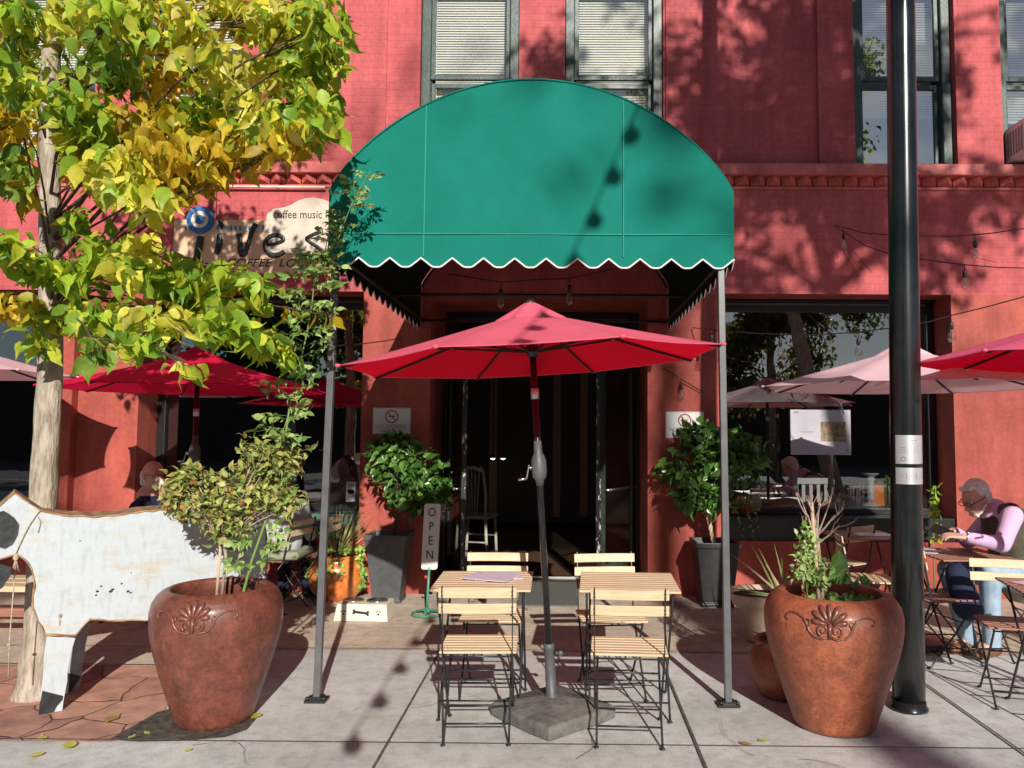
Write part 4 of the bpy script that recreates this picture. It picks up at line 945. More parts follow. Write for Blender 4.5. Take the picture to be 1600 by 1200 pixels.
# terracotta belly pot
g = gnd(1215, 1100); yb_ = g.y+.14; T = thing('belly_pot', 'small round weathered clay pot half hidden behind right clay pot', 'plant pot', (at(1222, 1040, yb_).x, yb_, 0))
mb = MB(); mb.lathe([(.11, 0), (.13, .01), (.165, .06), (.19, .13), (.195, .19), (.18, .25), (.155, .29), (.15, .31), (.162, .325), (.155, .335), (.14, .33), (.135, .28)], 48, (0, 0, .004)); obj('vessel', mb, M['terra2'], T)
mb = MB(); mb.lathe([(.0001, .29), (.134, .285)], 20); obj('potting_soil', mb, M['soil'], T)
Tp = thing('grassy_plant', 'limp dark grassy plant in small round clay pot', 'plant', T.location+Vector((0, 0, .29))); mb = MB()
for k in range(26):
    a = random.uniform(0, 6.28); blade(mb, (0, 0, 0), (math.cos(a), math.sin(a), random.uniform(.4, 1.4)), random.uniform(.15, .30), .006, random.uniform(.3, .9), [(.06, .10, .03), (.12, .16, .05), (.2, .2, .06)])
leaves(mb, inball(50, (0, 0, .03), (.1, .1, .04)), .03, GS, 'L', .6, 0); obj('foliage', mb, M['leafm'], Tp)
# cream bowl on its side table of gravel with spiky plant
g = gnd(1175, 990); yb_ = at(1175, 960, 5.9).y; T = thing('bowl_planter', 'cream shallow bowl planter behind right clay pot', 'plant pot', (at(1190, 940, yb_).x, yb_, 0))
zt = at(1190, 926, yb_).z
mb = MB(); mb.lathe([(.10, 0), (.11, .015), (.13, zt*.45), (.22, zt*.8), (.27, zt), (.262, zt+.006), (.25, zt), (.19, zt*.85)], 48, (0, 0, .006)); obj('vessel', mb, M['cream'], T)
mb = MB(); mb.lathe([(.0001, zt-.02), (.235, zt-.022)], 24); obj('potting_soil', mb, M['soil'], T)
Tp = thing('spiky_plant', 'spiky strap leaved plant fanning up behind right clay pot', 'plant', T.location+Vector((.12, -.08, zt-.02))); mb = MB()
for (x, y) in ((1152, 863), (1180, 851), (1190, 855), (1212, 848), (1232, 880), (1242, 892), (1140, 915), (1222, 870), (1200, 880), (1245, 905), (1165, 925)):
    e = at(x, y, yb_-.1); p = Vector(Tp.location)+Vector((random.uniform(-.02, .05), 0, 0)); d = e-p
    blade(mb, p-Vector(Tp.location), d, d.length, .009, .02, [(.30, .32, .12), (.45, .40, .24), (.22, .28, .08)])
obj('foliage', mb, M['leafm'], Tp)

# ================================================================== tall square planters with shrubs
def planter(label, cx, w0, w1, h, m, group=None):
    t = thing('square_planter', label, 'plant pot', cx, 0, group); mb = MB()
    def ring(w_, z): return [(-w_, -w_, z), (w_, -w_, z), (w_, w_, z), (-w_, w_, z)]
    L = [ring(w0, 0), ring(w0, .03), ring(w0-.012, .035), ring(w1-.012, h-.05), ring(w1, h-.045), ring(w1+.003, h), ring(w1-.02, h), ring(w1-.03, h-.08)]
    vs = [v for r_ in L for v in r_]; fs = []
    for i in range(len(L)-1):
        for k in range(4): a = i*4+k; b_ = i*4+(k+1) % 4; fs.append((a, b_, b_+4, a+4))
    mb.add(vs, fs); obj('vessel', mb, m, t, False, [BEV(.005)])
    s = MB(); s.add([(-w1+.03, -w1+.03, h-.06), (w1-.03, -w1+.03, h-.06), (w1-.03, w1-.03, h-.06), (-w1+.03, w1-.03, h-.06)], [(0, 1, 2, 3)]); obj('potting_soil', s, M['soil'], t)
    return t
g = gnd(608, 944); yp = min(g.y+.14, YW-.24); xl = at(608, 900, yp).x; hL = at(608, 838, yp-.2).z
planter('tapered grey plastic planter left of the open doors', (xl, yp, .006), .135, .195, hL, M['plasticg'])
g2 = gnd(1118, 950); yp2 = g2.y+.14; xr_ = at(1117, 900, yp2).x; hR = at(1117, 850, yp2-.2).z
planter('tapered black plastic planter right of the open doors', (xr_, yp2, .006), .145, .20, hR, M['plastic'])
def ficus(label, base, tb_, hs, n, size, cols):
    t = thing('potted_shrub', label, 'shrub', base, 0); mb = MB(); lf = MB(); b = Vector(base); tp = Vector(tb_)
    for ph in (0, 2.1, 4.2):
        pts = []
        for i in range(25): q = i/24; a = ph+q*14; pts.append(b.lerp(tp, q)+Vector((math.cos(a)*.012, math.sin(a)*.012, 0)))
        mb.tube(pts, .011, 7)
    for c, r_ in hs:
        c = Vector(c)
        for k in range(10):
            e = Vector(inball(1, c, [q*.85 for q in r_], .7)[0]); mb.tube([tp, tp.lerp(e, .5)+Vector((0, 0, .02)), e], [.006, .004, .0015], 5); leaves(lf, inball(14, e, (.09, .08, .08), .6), size, cols, 'L', .55, .25, 1, None, .35, [tuple(c)])
        leaves(lf, inball(n, c, r_, .4), size, cols, 'L', .55, .25, 1, None, .35, [tuple(c)])
    obj('braided_stem', mb, M['stake'] if base[0] > 0 else M['twig'], t, True); obj('foliage', lf, M['leafg'], t, True)
FG = [(.05, .13, .02), (.08, .19, .03), (.035, .09, .015), (.12, .25, .05), (.15, .28, .07)]
ficus('glossy green shrub with twisted dark stem left of the doors', (xl+.02, yp, hL-.06), at(625, 790, yp),
      [(at(640, 735, yp-.05), (.40, .26, .24)), (at(655, 775, yp), (.28, .22, .15)), (at(615, 700, yp-.05), (.22, .18, .12))], 210, .105, FG)
ficus('bushy glossy shrub with braided pale stem right of the doors', (xr_, yp2, hR-.06), at(1105, 800, yp2),
      [(at(1098, 725, yp2-.05), (.40, .26, .30)), (at(1150, 715, yp2), (.28, .22, .24)), (at(1095, 775, yp2), (.25, .2, .14)), (at(1100, 685, yp2), (.22, .2, .13))], 240, .10, FG)

# ================================================================== orange glazed pot with succulents (left)
g = gnd(525, 944); yo = g.y+.22; xo = at(527, 900, yo).x
T = thing('glazed_pot', 'orange glazed round pot by the red pier left of the doors', 'plant pot', (xo, yo, .006))
mb = MB(); mb.lathe([(.15, 0), (.17, .01), (.23, .08), (.262, .17), (.258, .26), (.225, .34), (.20, .375), (.212, .40), (.20, .405), (.18, .37)], 56); obj('vessel', mb, M['orange'], T)
mb = MB(); mb.lathe([(.0001, .375), (.18, .365)], 20); obj('potting_soil', mb, M['soil'], T)
Tp = thing('sedum', 'lime green rosette succulent spilling over the orange pot', 'plant', (xo, yo, .38)); mb = MB(); SG = [(.34, .50, .10), (.44, .58, .14), (.26, .40, .08)]
for k in range(26):
    a = random.uniform(0, 6.28); q = .06+.17*random.random(); leaves(mb, inball(16, (q*math.cos(a), q*math.sin(a), .03+.04*random.random()), (.04, .04, .03), .5), .042, SG, 'L', .8, -.5, 1)
for a, L in ((-1.9, .22), (-1.5, .16), (-.4, .30), (-.2, .28), (-2.6, .2), (-1.2, .12)):
    for j in range(int(L/.03)): z = -.03*j; rr = .235 if j < 3 else .27; leaves(mb, inball(7, (rr*math.cos(a), rr*math.sin(a), z), (.025, .02, .02)), .036, SG, 'L', .8, .2, 1)
obj('foliage', mb, M['leafm'], Tp)
Tp = thing('ornamental_grass', 'spiky yellow green grass rising from the orange pot', 'plant', (xo, yo, .385)); mb = MB()
for k in range(60):
    a = random.uniform(0, 6.28); t = random.uniform(.08, .8); blade(mb, (.03*math.cos(a), .03*math.sin(a), 0), (math.sin(t)*math.cos(a), math.sin(t)*math.sin(a)*.7, math.cos(t)), random.uniform(.3, .62), .0042, random.uniform(0, .25), [(.30, .36, .10), (.45, .44, .20), (.20, .26, .07), (.5, .36, .16)])
for k in range(16):
    a = random.uniform(2.6, 4.6); blade(mb, (.05*math.cos(a), .05*math.sin(a), 0), (math.cos(a), math.sin(a)*.6, .5), random.uniform(.3, .5), .003, random.uniform(.9, 1.5), [(.55, .40, .22), (.45, .34, .16)])
obj('foliage', mb, M['leafm'], Tp)

# ================================================================== OPEN sign, dog bowls, doormat
g = gnd(667, 962); T = thing('open_sign', 'narrow upright OPEN sign on round green iron foot', 'sign', (g.x, g.y, .006), R(-2))
zb_ = at(670, 891, g.y).z; zt_ = at(672, 788, g.y).z
mb = MB(); w2 = .070; rr = .022; poly = []
for cx, cz, a0 in ((w2-rr, zb_+rr, -90), (w2-rr, zt_-rr, 0), (-w2+rr, zt_-rr, 90), (-w2+rr, zb_+rr, 180)):
    for k in range(6): a = R(a0+18*k); poly.append((cx+rr*math.cos(a), cz+rr*math.sin(a)))
sh = Matrix.Shear('XY', 4, (0, 0)); sh = Matrix(((1, 0, .035, 0), (0, 1, 0, 0), (0, 0, 1, 0), (0, 0, 0, 1)))
mb.prism(poly, -.008, .008, 0, sh); obj('sign_panel', mb, M['opensign'], T, False, [BEV(.003)])
mb = MB(); H = zt_-zb_
for i, ch in enumerate('OPEN'):
    z = zt_-.075-i*H*.215; text_mb(mb, ch, .105, (z*.035, -.0105, z), .001, xs=.85)
obj('lettering', mb, M['blacklet'], T)
mb = MB(); mb.tube([(zb_*.0, 0, .02), (.004, 0, zb_*.5), (zb_*.035, 0, zb_+.02)], .011, 10); n = 28
mb.tube([(.125*math.cos(2*math.pi*i/n), .125*math.sin(2*math.pi*i/n), .012) for i in range(n+1)], .010, 8)
for a in (30, 150, 270): mb.tube([(0, 0, .05), (.05*math.cos(R(a)), .05*math.sin(R(a)), .035), (.122*math.cos(R(a)), .122*math.sin(R(a)), .014)], .009, 8)
mb.lathe([(.03, .02), (.03, .045), (.014, .06)], 14); obj('iron_foot', mb, M['verdi'], T)
mb = MB(); mb.ell((-.012, -.014, zb_-.06), (.014, .012, .016)); obj('red_knob', mb, M['redink'], T)

ga = gnd(521, 972); gb = gnd(608, 971); T = thing('dog_bowl_stand', 'white wooden dog bowl stand with black bone and paw marks', 'pet feeder', ((ga.x+gb.x)/2, ga.y+.13, .006), R(-1.5))
wd = (gb.x-ga.x)/2; hz = .135; mb = MB()
mb.add([(-wd, -.13, 0), (wd, -.13, 0), (wd, .13, 0), (-wd, .13, 0), (-wd*.90, -.115, hz), (wd*.93, -.115, hz), (wd*.93, .13, hz), (-wd*.90, .13, hz)], [(0, 3, 2, 1), (4, 5, 6, 7), (0, 1, 5, 4), (1, 2, 6, 5), (2, 3, 7, 6), (3, 0, 4, 7)])
obj('stand', mb, mat('cream_white_wood', (.68, .62, .50), .6, var=.08, vscale=12), T, False, [BEV(.004)])
def frontp(u, z): return Vector((u, -.13+.015*z/hz-.002, z))
mb = MB(); zc = .07
pts = [frontp(-.055+.11*i/8, zc+.006-.012*i/8) for i in range(9)]; mb.tube(pts, .010, 8, flat=.4)
for s_ in (-1, 1):
    for q in (-1, 1): mb.ell(tuple(frontp(s_*.058, zc-s_*.006+q*.010)), (.012, .003, .010), 10, 7)
for cx in (-.145, .145):
    mb.ell(tuple(frontp(cx, zc-.012)), (.010, .002, .008), 10, 6)
    for a in (-.022, -.008, .008, .022): mb.ell(tuple(frontp(cx+a*.9, zc+.012-abs(a)*.25)), (.0045, .002, .006), 8, 6)
obj('bone_mark', mb, M['blacklet'], T)
for sx in (-1, 1):
    mb = MB(); mb.lathe([(.075, .002), (.088, .010), (.090, .014), (.080, .013), (.070, .004), (.060, -.02), (.055, -.035), (.0001, -.036)], 32, (sx*wd*.45, 0, hz)); o = obj('steel_bowl', mb, M['steel'], T)
    mb = MB(); mb.lathe([(.0001, -.012), (.062, -.012)], 24, (sx*wd*.45, 0, hz)); obj('water', mb, M['water'], o)
a0, a1 = gnd(806, 948), gnd(902, 912); mb = MB(); mb.box((a0.x, a0.y, .006), (gnd(903, 948).x, a1.y, .016)); o = tag(obj('doormat', mb, M['mat'], None, False, [BEV(.004)]), 'grey doormat in front of the open doors', 'doormat')

# ================================================================== bistro chairs and tables
def slat(mb, x0, x1, y, z, d, t, curve=0, tilt=0):
    n = 6; vs = []
    for i in range(n+1):
        x = x0+(x1-x0)*i/n; c = curve*(1-(2*i/n-1)**2)
        for yy, zz in ((-t/2, -d/2), (t/2, -d/2), (t/2, d/2), (-t/2, d/2)): vs.append((x, y+yy+c+tilt*zz, z+zz))
    fs = [(3, 2, 1, 0), tuple(n*4+k for k in range(4))]
    for i in range(n):
        for k in range(4): a = i*4+k; b_ = i*4+(k+1) % 4; fs.append((a, b_, b_+4, a+4))
    mb.add(vs, fs)
def make_chair(label, loc, rz, wood, group):
    # local frame: sits facing +y (the backrest stands at -y)
    t = thing('bistro_chair', label, 'chair', loc, rz, group); hw_ = .175
    for z in (.755, .675):
        mb = MB(); slat(mb, -.195, .195, -.235+(.79-z)*.18, z, .052, .011, -.012, -.18); obj('backrest_slat', mb, wood, t, False, [BEV(.003)])
    mb = MB()
    for k in range(7):
        y = -.145+.048*k; mb.box((-.195, y-.019, .437), (.195, y+.019, .449))
    obj('seat', mb, wood, t, False, [BEV(.003)])
    for s_ in (-1, 1):
        x = s_*hw_; mb = MB()                                  # upright running forward to the front foot
        mb.bar((x, -.246, .79), (x, -.170, .43), .016, .005, up=(1, 0, 0)); mb.tube([(x, -.172, .44), (x, .0, .22), (x, .17, .03), (x, .185, .008), (x, .205, .008)], .0065, 6)
        mb.lathe([(.012, 0), (.012, .006)], 8, (x, .205, .003))
        for z in (.765, .745, .685, .665): mb.ell((x, -.254+(.79-z)*.2, z), (.005, .003, .005), 8, 5)
        obj('leg', mb, M['bkmetal'], t)
        x = s_*(hw_-.012); mb = MB(); mb.tube([(x, .155, .43), (x, .0, .22), (x, -.165, .03), (x, -.18, .008), (x, -.20, .008)], .0065, 6); mb.lathe([(.012, 0), (.012, .006)], 8, (x, -.20, .003)); obj('leg', mb, M['bkmetal'], t)
        mb = MB(); mb.bar((x, -.17, .432), (x, .165, .432), .006, .012, up=(0, 0, 1)); mb.bar((s_*.02, -.17, .431), (s_*.02, .16, .431), .01, .004); obj('seat_rail', mb, M['bkmetal'], t)
    h2 = hw_-.012
    for y, z, xx in ((.125, .08, hw_), (-.125, .08, h2), (-.165, .425, hw_), (.15, .425, h2), (.055, .29, h2)): obj('cross_bar', MB().tube([(-xx, y, z), (xx, y, z)], .005, 6), M['bkmetal'], t)
    return t
def make_table(label, loc, rz, wood, group):
    t = thing('bistro_table', label, 'table', loc, rz, group); mb = MB()
    for k in range(10):
        y = -.252+.056*k; mb.box((-.275, y-.0235, .690), (.275, y+.0235, .703))
    obj('tabletop', mb, wood, t, False, [BEV(.003)])
    for s_ in (-1, 1):
        x = s_*.235; mb = MB(); mb.tube([(x, -.24, .675), (x, .0, .34), (x, .20, .04), (x, .225, .008), (x, .245, .008)], .007, 6); mb.lathe([(.012, 0), (.012, .006)], 8, (x, .245, .003)); obj('leg', mb, M['bkmetal'], t)
        x = s_*.218; mb = MB(); mb.tube([(x, .24, .675), (x, .0, .34), (x, -.20, .04), (x, -.225, .008), (x, -.245, .008)], .007, 6); mb.lathe([(.012, 0), (.012, .006)], 8, (x, -.245, .003)); obj('leg', mb, M['bkmetal'], t)
        mb = MB(); mb.bar((x, -.265, .683), (x, .265, .683), .016, .010); obj('top_rail', mb, M['bkmetal'], t)
    for y, z, xx in ((.185, .085, .235), (-.185, .085, .218), (.24, .67, .218)): obj('cross_bar', MB().tube([(-xx, y, z), (xx, y, z)], .005, 6), M['bkmetal'], t)
    return t
tyL = gnd(757, 921, .70).y; tbL = gnd(757, 896, .70).y; tyc = (tyL+tbL)/2
tL = at(757, 905, tyc); tR = at(981, 905, tyc)
GT = 'folding bistro tables on the terrace'; GC = 'folding bistro chairs on the terrace'
tabL = make_table('slatted bistro table with menus left of umbrella pole', (tL.x, tyc, .004), R(1), M['wood'], GT)
tabR = dup(tabL, (tR.x, tyc, .004), R(-2), 'bare slatted bistro table right of umbrella pole')
ya = gnd(744, 1167).y+.20
ch1 = make_chair('folding slatted chair nearest camera in front of table with menus', (at(747, 1000, ya-.1).x, ya, .004), R(2), M['wood'], GC)
dup(ch1, (at(984, 1000, ya-.1).x, ya-.02, .004), R(-3), 'folding slatted chair nearest camera in front of bare right table')
yc_ = gnd(778, 862, .79).y
dup(ch1, (at(778, 880, yc_).x, yc_-.245, .004), R(180), 'folding slatted chair facing camera behind table with menus')
dup(ch1, (at(951, 875, yc_).x, yc_-.245, .004), R(187), 'folding slatted chair facing camera behind bare right table')
def menu(label, c, rz, s_=1):
    mb = MB(); mb.box((-.14*s_, -.105*s_, 0), (.14*s_, .105*s_, .004)); o = obj('menu', mb, M['menu']); o.location = c; o.rotation_euler = (0, 0, rz); tag(o, label, 'menu', 'menus on the tables'); return o
menu('lilac printed menu on left bistro table, lower of two', (tL.x+.06, tyc+.10, .709), R(14)); menu('lilac printed menu on left bistro table, tilted on top', (tL.x+.03, tyc+.04, .7145), R(-20))

# right side of the terrace
y1 = 4.72; mb0 = None
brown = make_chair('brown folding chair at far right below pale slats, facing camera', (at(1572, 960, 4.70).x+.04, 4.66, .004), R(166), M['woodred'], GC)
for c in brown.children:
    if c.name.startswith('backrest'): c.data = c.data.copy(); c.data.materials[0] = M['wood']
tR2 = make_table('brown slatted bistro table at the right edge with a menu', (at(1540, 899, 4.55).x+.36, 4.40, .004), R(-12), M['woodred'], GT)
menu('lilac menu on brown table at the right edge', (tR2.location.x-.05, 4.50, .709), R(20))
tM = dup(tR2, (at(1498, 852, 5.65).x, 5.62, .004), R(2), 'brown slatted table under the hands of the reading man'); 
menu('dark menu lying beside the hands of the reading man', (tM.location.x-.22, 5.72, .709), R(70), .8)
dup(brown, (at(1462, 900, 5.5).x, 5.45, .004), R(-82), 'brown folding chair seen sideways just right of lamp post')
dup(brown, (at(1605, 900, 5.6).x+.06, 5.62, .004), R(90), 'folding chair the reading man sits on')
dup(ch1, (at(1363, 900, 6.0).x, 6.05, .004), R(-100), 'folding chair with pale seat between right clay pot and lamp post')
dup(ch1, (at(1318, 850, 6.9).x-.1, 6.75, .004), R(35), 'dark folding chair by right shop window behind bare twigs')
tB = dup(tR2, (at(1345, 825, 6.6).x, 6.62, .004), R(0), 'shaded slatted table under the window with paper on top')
mb = MB(); mb.box((-.15, -.1, 0), (.15, .1, .003)); o = obj('paper', mb, M['panelw']); o.location = (tB.location.x+.1, 6.6, .709); tag(o, 'white paper on shaded table under right shop window', 'paper')
# left side
yl = 6.95
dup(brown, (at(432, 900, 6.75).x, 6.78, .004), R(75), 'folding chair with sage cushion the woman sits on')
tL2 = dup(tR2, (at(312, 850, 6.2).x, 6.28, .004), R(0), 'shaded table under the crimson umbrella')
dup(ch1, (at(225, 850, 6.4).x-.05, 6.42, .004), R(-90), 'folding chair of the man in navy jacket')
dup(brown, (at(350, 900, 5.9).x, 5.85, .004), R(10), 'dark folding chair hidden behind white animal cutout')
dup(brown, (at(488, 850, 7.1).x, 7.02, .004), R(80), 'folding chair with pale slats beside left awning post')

# ================================================================== umbrellas
def make_umbrella(label, cx, cy, zr, Rr_, rise_, m, tilt, rot, group, lean=(0, 0), crank=True, scale=1.0):
    t = thing('patio_umbrella', label, 'umbrella', (cx, cy, .004), 0, group); t.rotation_euler = (lean[1], lean[0], 0)
    mb = MB(); nS_ = 8; rings = [0.02, .12, .22, .40, .60, .80, 1.0]; vs = []; fs = []
    ang = [R(22.5)+rot+i*math.pi/4 for i in range(8)]; sub = 6
    for q, f in enumerate(rings):
        for i in range(8):
            a, b_ = ang[i], ang[(i+1) % 8]
            for k in range(sub):
                u = k/sub; x = (math.cos(a)*(1-u)+math.cos(b_)*u); y = (math.sin(a)*(1-u)+math.sin(b_)*u)
                droop = .035*math.sin(math.pi*u)*f                # cloth hollows between the ribs
                x *= 1-.035*math.sin(math.pi*u)*f; y *= 1-.035*math.sin(math.pi*u)*f
                z = zr+rise_*(1-f)**1.06 - droop*.35*(1 if f < 1 else .4)
                vs.append((x*Rr_*f, y*Rr_*f, z))
    N = 8*sub
    for q in range(len(rings)-1):
        for k in range(N): a = q*N+k; b_ = q*N+(k+1) % N; fs.append((a, a+N, b_+N, b_))
    mb.add(vs, fs, True); cn = obj('canopy', mb, m, t)
    hm = MB(); rim = [Vector(v) for v in vs[-N:]]; hm.tube(rim+[rim[0]], .0035, 4)
    for i in range(8): p = rim[i*sub]; hm.ell(tuple(p+Vector((0, 0, .0))), (.016, .016, .010), 8, 5)
    obj('hem', hm, m, cn)
    vc = MB(); vs = []; fs = []; 
    for f, zz in ((.02, .045), (.20, -.012)):
        for i in range(8):
            a, b_ = ang[i], ang[(i+1) % 8]
            for k in range(sub):
                u = k/sub; x = (math.cos(a)*(1-u)+math.cos(b_)*u)*Rr_*f; y = (math.sin(a)*(1-u)+math.sin(b_)*u)*Rr_*f; w_ = -.018*math.sin(math.pi*u) if f > .1 else 0
                vs.append((x, y, zr+rise_*(1-f)+zz+w_+.012))
    for k in range(N): b_ = (k+1) % N; fs.append((k, k+N, b_+N, b_))
    vc.add(vs, fs, True); obj('vent_cap', vc, m, cn)
    fn = MB(); fn.lathe([(.03, 0), (.034, .012), (.026, .024), (.008, .030), (.0001, .031)], 20, (0, 0, zr+rise_+.035)); obj('finial', fn, M['bkmetal'], t)
    for i in range(8):
        a = ang[i]; d = Vector((math.cos(a), math.sin(a), 0)); rb = MB()
        cz = lambda f: zr+rise_*(1-f)**1.06-.013
        for f0, f1 in ((.03, .25), (.25, .5), (.5, .75), (.75, .985)): rb.bar(d*Rr_*f0+Vector((0, 0, cz(f0))), d*Rr_*f1+Vector((0, 0, cz(f1))), .010, .014)
        rb.bar(d*.03+Vector((0, 0, zr+.06)), d*Rr_*.47+Vector((0, 0, cz(.47)-.012)), .009, .014); obj('rib', rb, M['bkmetal'], t)
    pl = MB(); pl.tube([(0, 0, .10), (0, 0, zr+rise_+.02)], .0185, 16); pl.lathe([(.033, -.03), (.036, 0), (.036, .03), (.02, .04)], 16, (0, 0, zr+.06)); obj('pole', pl, M['pole'], t)
    if crank:
        zc = 1.36; hs_ = MB(); hs_.lathe([(.020, -.10), (.024, -.07), (.040, -.05), (.043, -.02), (.043, .035), (.036, .06), (.024, .085), (.021, .15)], 24, (0, 0, zc)); o = obj('crank_housing', hs_, M['plasticg'], t)
        cr_ = MB(); cr_.tube([(-.035, -.01, zc), (-.055, -.02, zc+.005)], .008, 8); cr_.bar((-.055, -.02, zc+.02), (-.072, -.025, zc-.055), .012, .006); cr_.tube([(-.072, -.025, zc-.055), (-.118, -.028, zc-.058)], .0075, 8); obj('crank_handle', cr_, M['steel'], o)
        sl_ = MB(); sl_.lathe([(.0225, 0), (.0225, .06)], 16, (0, 0, zr-.21)); obj('pole_collar', sl_, M['silver'], t)
    return t
GU = 'octagonal canvas umbrellas'
yU = 4.33; RU = .2475*yU; gU = gnd(864, 1105); yU0 = yU
zrU = EYE+(673-566)/FPX*yU+.0
xU0 = at(864, 1090, yU).x; xUt = at(833, 560, yU).x
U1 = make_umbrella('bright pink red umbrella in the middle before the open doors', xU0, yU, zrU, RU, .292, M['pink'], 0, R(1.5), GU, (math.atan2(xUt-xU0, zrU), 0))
Tb = thing('umbrella_base', 'square grey resin umbrella base under the middle pink umbrella', 'umbrella base', (xU0, yU, .004)); mb = MB()
def oct8(r_, z, ch=.30): 
    o = []
    for i in range(4):
        a0 = Vector((math.cos(i*math.pi/2-math.pi/2+R(-4)), math.sin(i*math.pi/2-math.pi/2+R(-4)), 0))*r_; a1 = Vector((math.cos((i+1)*math.pi/2-math.pi/2+R(-4)), math.sin((i+1)*math.pi/2-math.pi/2+R(-4)), 0))*r_
        o += [a0.lerp(a1, ch*.12), a0.lerp(a1, 1-ch*.9)]
    return [(p.x, p.y, z) for p in o]
L = [oct8(.355, 0), oct8(.36, .055), oct8(.345, .07), oct8(.12, .105), oct8(.06, .112)]; vs = [v for r_ in L for v in r_]; n = 8
fs = [tuple(range(n-1, -1, -1)), tuple(range(4*n, 5*n))]+[(i*n+k, i*n+(k+1) % n, (i+1)*n+(k+1) % n, (i+1)*n+k) for i in range(4) for k in range(n)]
mb.add(vs, fs); obj('plinth', mb, mat('weathered_resin', (.08, .074, .066), .7, col2=(.18, .165, .15), vscale=9, bump=.5, bscale=40), Tb, False, [BEV(.008)])
mb = MB(); mb.lathe([(.045, .105), (.040, .12), (.030, .13), (.028, .36), (.031, .365), (.031, .39), (.026, .395)], 20); mb.tube([(.03, -.01, .345), (.055, -.025, .345)], .009, 8); mb.ell((.062, -.03, .345), (.016, .008, .016))
o = obj('pole_sleeve', mb, M['plasticg'], Tb); o.rotation_euler = (0, math.atan2(xUt-xU0, zrU), 0)
def umb_at(label, px, py, hpx, m, base=True, rot=0, lean=(0, 0), rz=.30, Rm=1.07):
    Y = Rm*.924*FPX/(hpx*.905)*1.0/1.0; Y = Rm*.924*FPX/hpx+Rm*.383; x = at(px, py, Y).x; z = at(px, py, Y).z
    make_umbrella(label, x, Y, z, Rm, rz, m, 0, rot, GU, lean)
    T = thing('umbrella_base', 'umbrella base under the '+label.split(' umbrella')[0]+' umbrella', 'umbrella base', (x, Y, .006)); T['label'] = 'dark round base under the '+label.split(' umbrella')[0]+' umbrella'
    mb = MB(); mb.lathe([(.24, 0), (.24, .03), (.22, .045), (.05, .07), (.03, .08), (.028, .34), (.02, .35)], 28); obj('plinth', mb, M['bkmetal'], T)
    return x, Y, z
umb_at('deep crimson umbrella over the shaded table at left', 308, 610, 208, M['crimson'], rot=R(10))
umb_at('faded pink umbrella at far left edge', -128, 582, 212, M['palepink'], rot=R(5))
umb_at('faded pale pink umbrella behind the lamp post', 1412, 606, 218, M['palepink'], rot=R(22.5))
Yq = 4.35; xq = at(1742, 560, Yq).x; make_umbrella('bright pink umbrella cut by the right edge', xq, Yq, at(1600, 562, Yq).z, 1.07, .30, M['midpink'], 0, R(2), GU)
T = thing('umbrella_base', 'dark round base of bright pink umbrella at right edge', 'umbrella base', (xq, Yq, .006)); mb = MB(); mb.lathe([(.24, 0), (.24, .03), (.22, .045), (.05, .07), (.03, .08), (.028, .34), (.02, .35)], 28); obj('plinth', mb, M['bkmetal'], T)

# ================================================================== white animal cutout of painted sheet metal
PA = Vector((gnd(80, 1113).x, gnd(80, 1113).y, 0)); PBx = at(412, 900, 4.98); ax = Vector((PBx.x-PA.x, PBx.y-PA.y, 0)).normalized(); nn = Vector((ax.y, -ax.x, 0))  # towards camera
cow = thing('animal_cutout', 'white painted sheet metal animal with black hooves and rope collar at left', 'yard sculpture', (PA.x, PA.y, 0), math.atan2(ax.y, ax.x))
def cw(px, py):
    p = onplane(px, py, PA, nn); d = p-PA; return (d.dot(ax), p.z)
DEP = .33
torso = [(22,771),(34,777),(48,787),(66,799),(86,804),(115,806),(150,808),(190,804),(215,800),(250,797),(290,795),(330,795),(370,797),(400,802),(411,815),(417,840),(418,880),(414,915),(408,945),(402,985),(360,1000),(330,985),(300,972),(262,969),(215,969),(170,969),(140,968),(134,975),(125,985),(118,994),(70,990),(66,980),(57,962),(50,948),(52,930),(54,905),(50,888),(44,880),(36,872),(26,866),(12,870),(0,873),(-30,880),(-75,885),(-98,868),(-88,840),(-62,815),(-30,800),(0,790)]
poly = [cw(*p) for p in torso]
def jag(poly, a=.0035):
    o = []
    for i in range(len(poly)):
        p, q = Vector(poly[i]), Vector(poly[(i+1) % len(poly)]); n = max(1, int((q-p).length/.035))
        for j in range(n): r_ = p.lerp(q, j/n); o.append((r_.x+random.uniform(-a, a), r_.y+random.uniform(-a, a)))
    return o
poly = jag(poly); mb = MB()
from mathutils.geometry import tessellate_polygon
def plate(mb, poly, y0, y1, sides=True, m=0, ms=0, arch=0.0):
    tri = tessellate_polygon([[Vector((x, z, 0)) for x, z in poly]]); n = len(poly)
    vs = [(x, y0, z) for x, z in poly]+[(x, y1, z) for x, z in poly]
    a = MB.add(mb, vs, [tuple(t) for t in tri], False, m); o = len(mb.v)-2*n
    for t in tri: mb.f.append((t[2]+n+o, t[1]+n+o, t[0]+n+o)); mb.m.append(m); mb.s.append(False)
    if sides:
        for i in range(n): j = (i+1) % n; mb.f.append((o+i, o+j, o+j+n, o+i+n)); mb.m.append(ms); mb.s.append(False)
plate(mb, poly, 0, DEP, True, 0, 1); obj('body', mb, [M['cow'], M['rust']], cow)
mb = MB(); mb.tube([(x, -.002, z) for x, z in poly]+[(poly[0][0], -.002, poly[0][1])], .005, 5, noise=1.3); obj('rusty_rim', mb, M['rust'], cow)
def leg_(pts, hoof, y, rear=False):
    P0 = jag([cw(*p) for p in pts]); mb = MB(); plate(mb, P0, y, y+.012, True, 0, 1); o = obj('leg', mb, [M['greysheet'] if rear else M['cow'], M['rust']], cow)
    h = MB(); plate(h, [cw(*p) for p in hoof], y-.006, y+.017); obj('hoof', h, M['cowblack'], o); return o
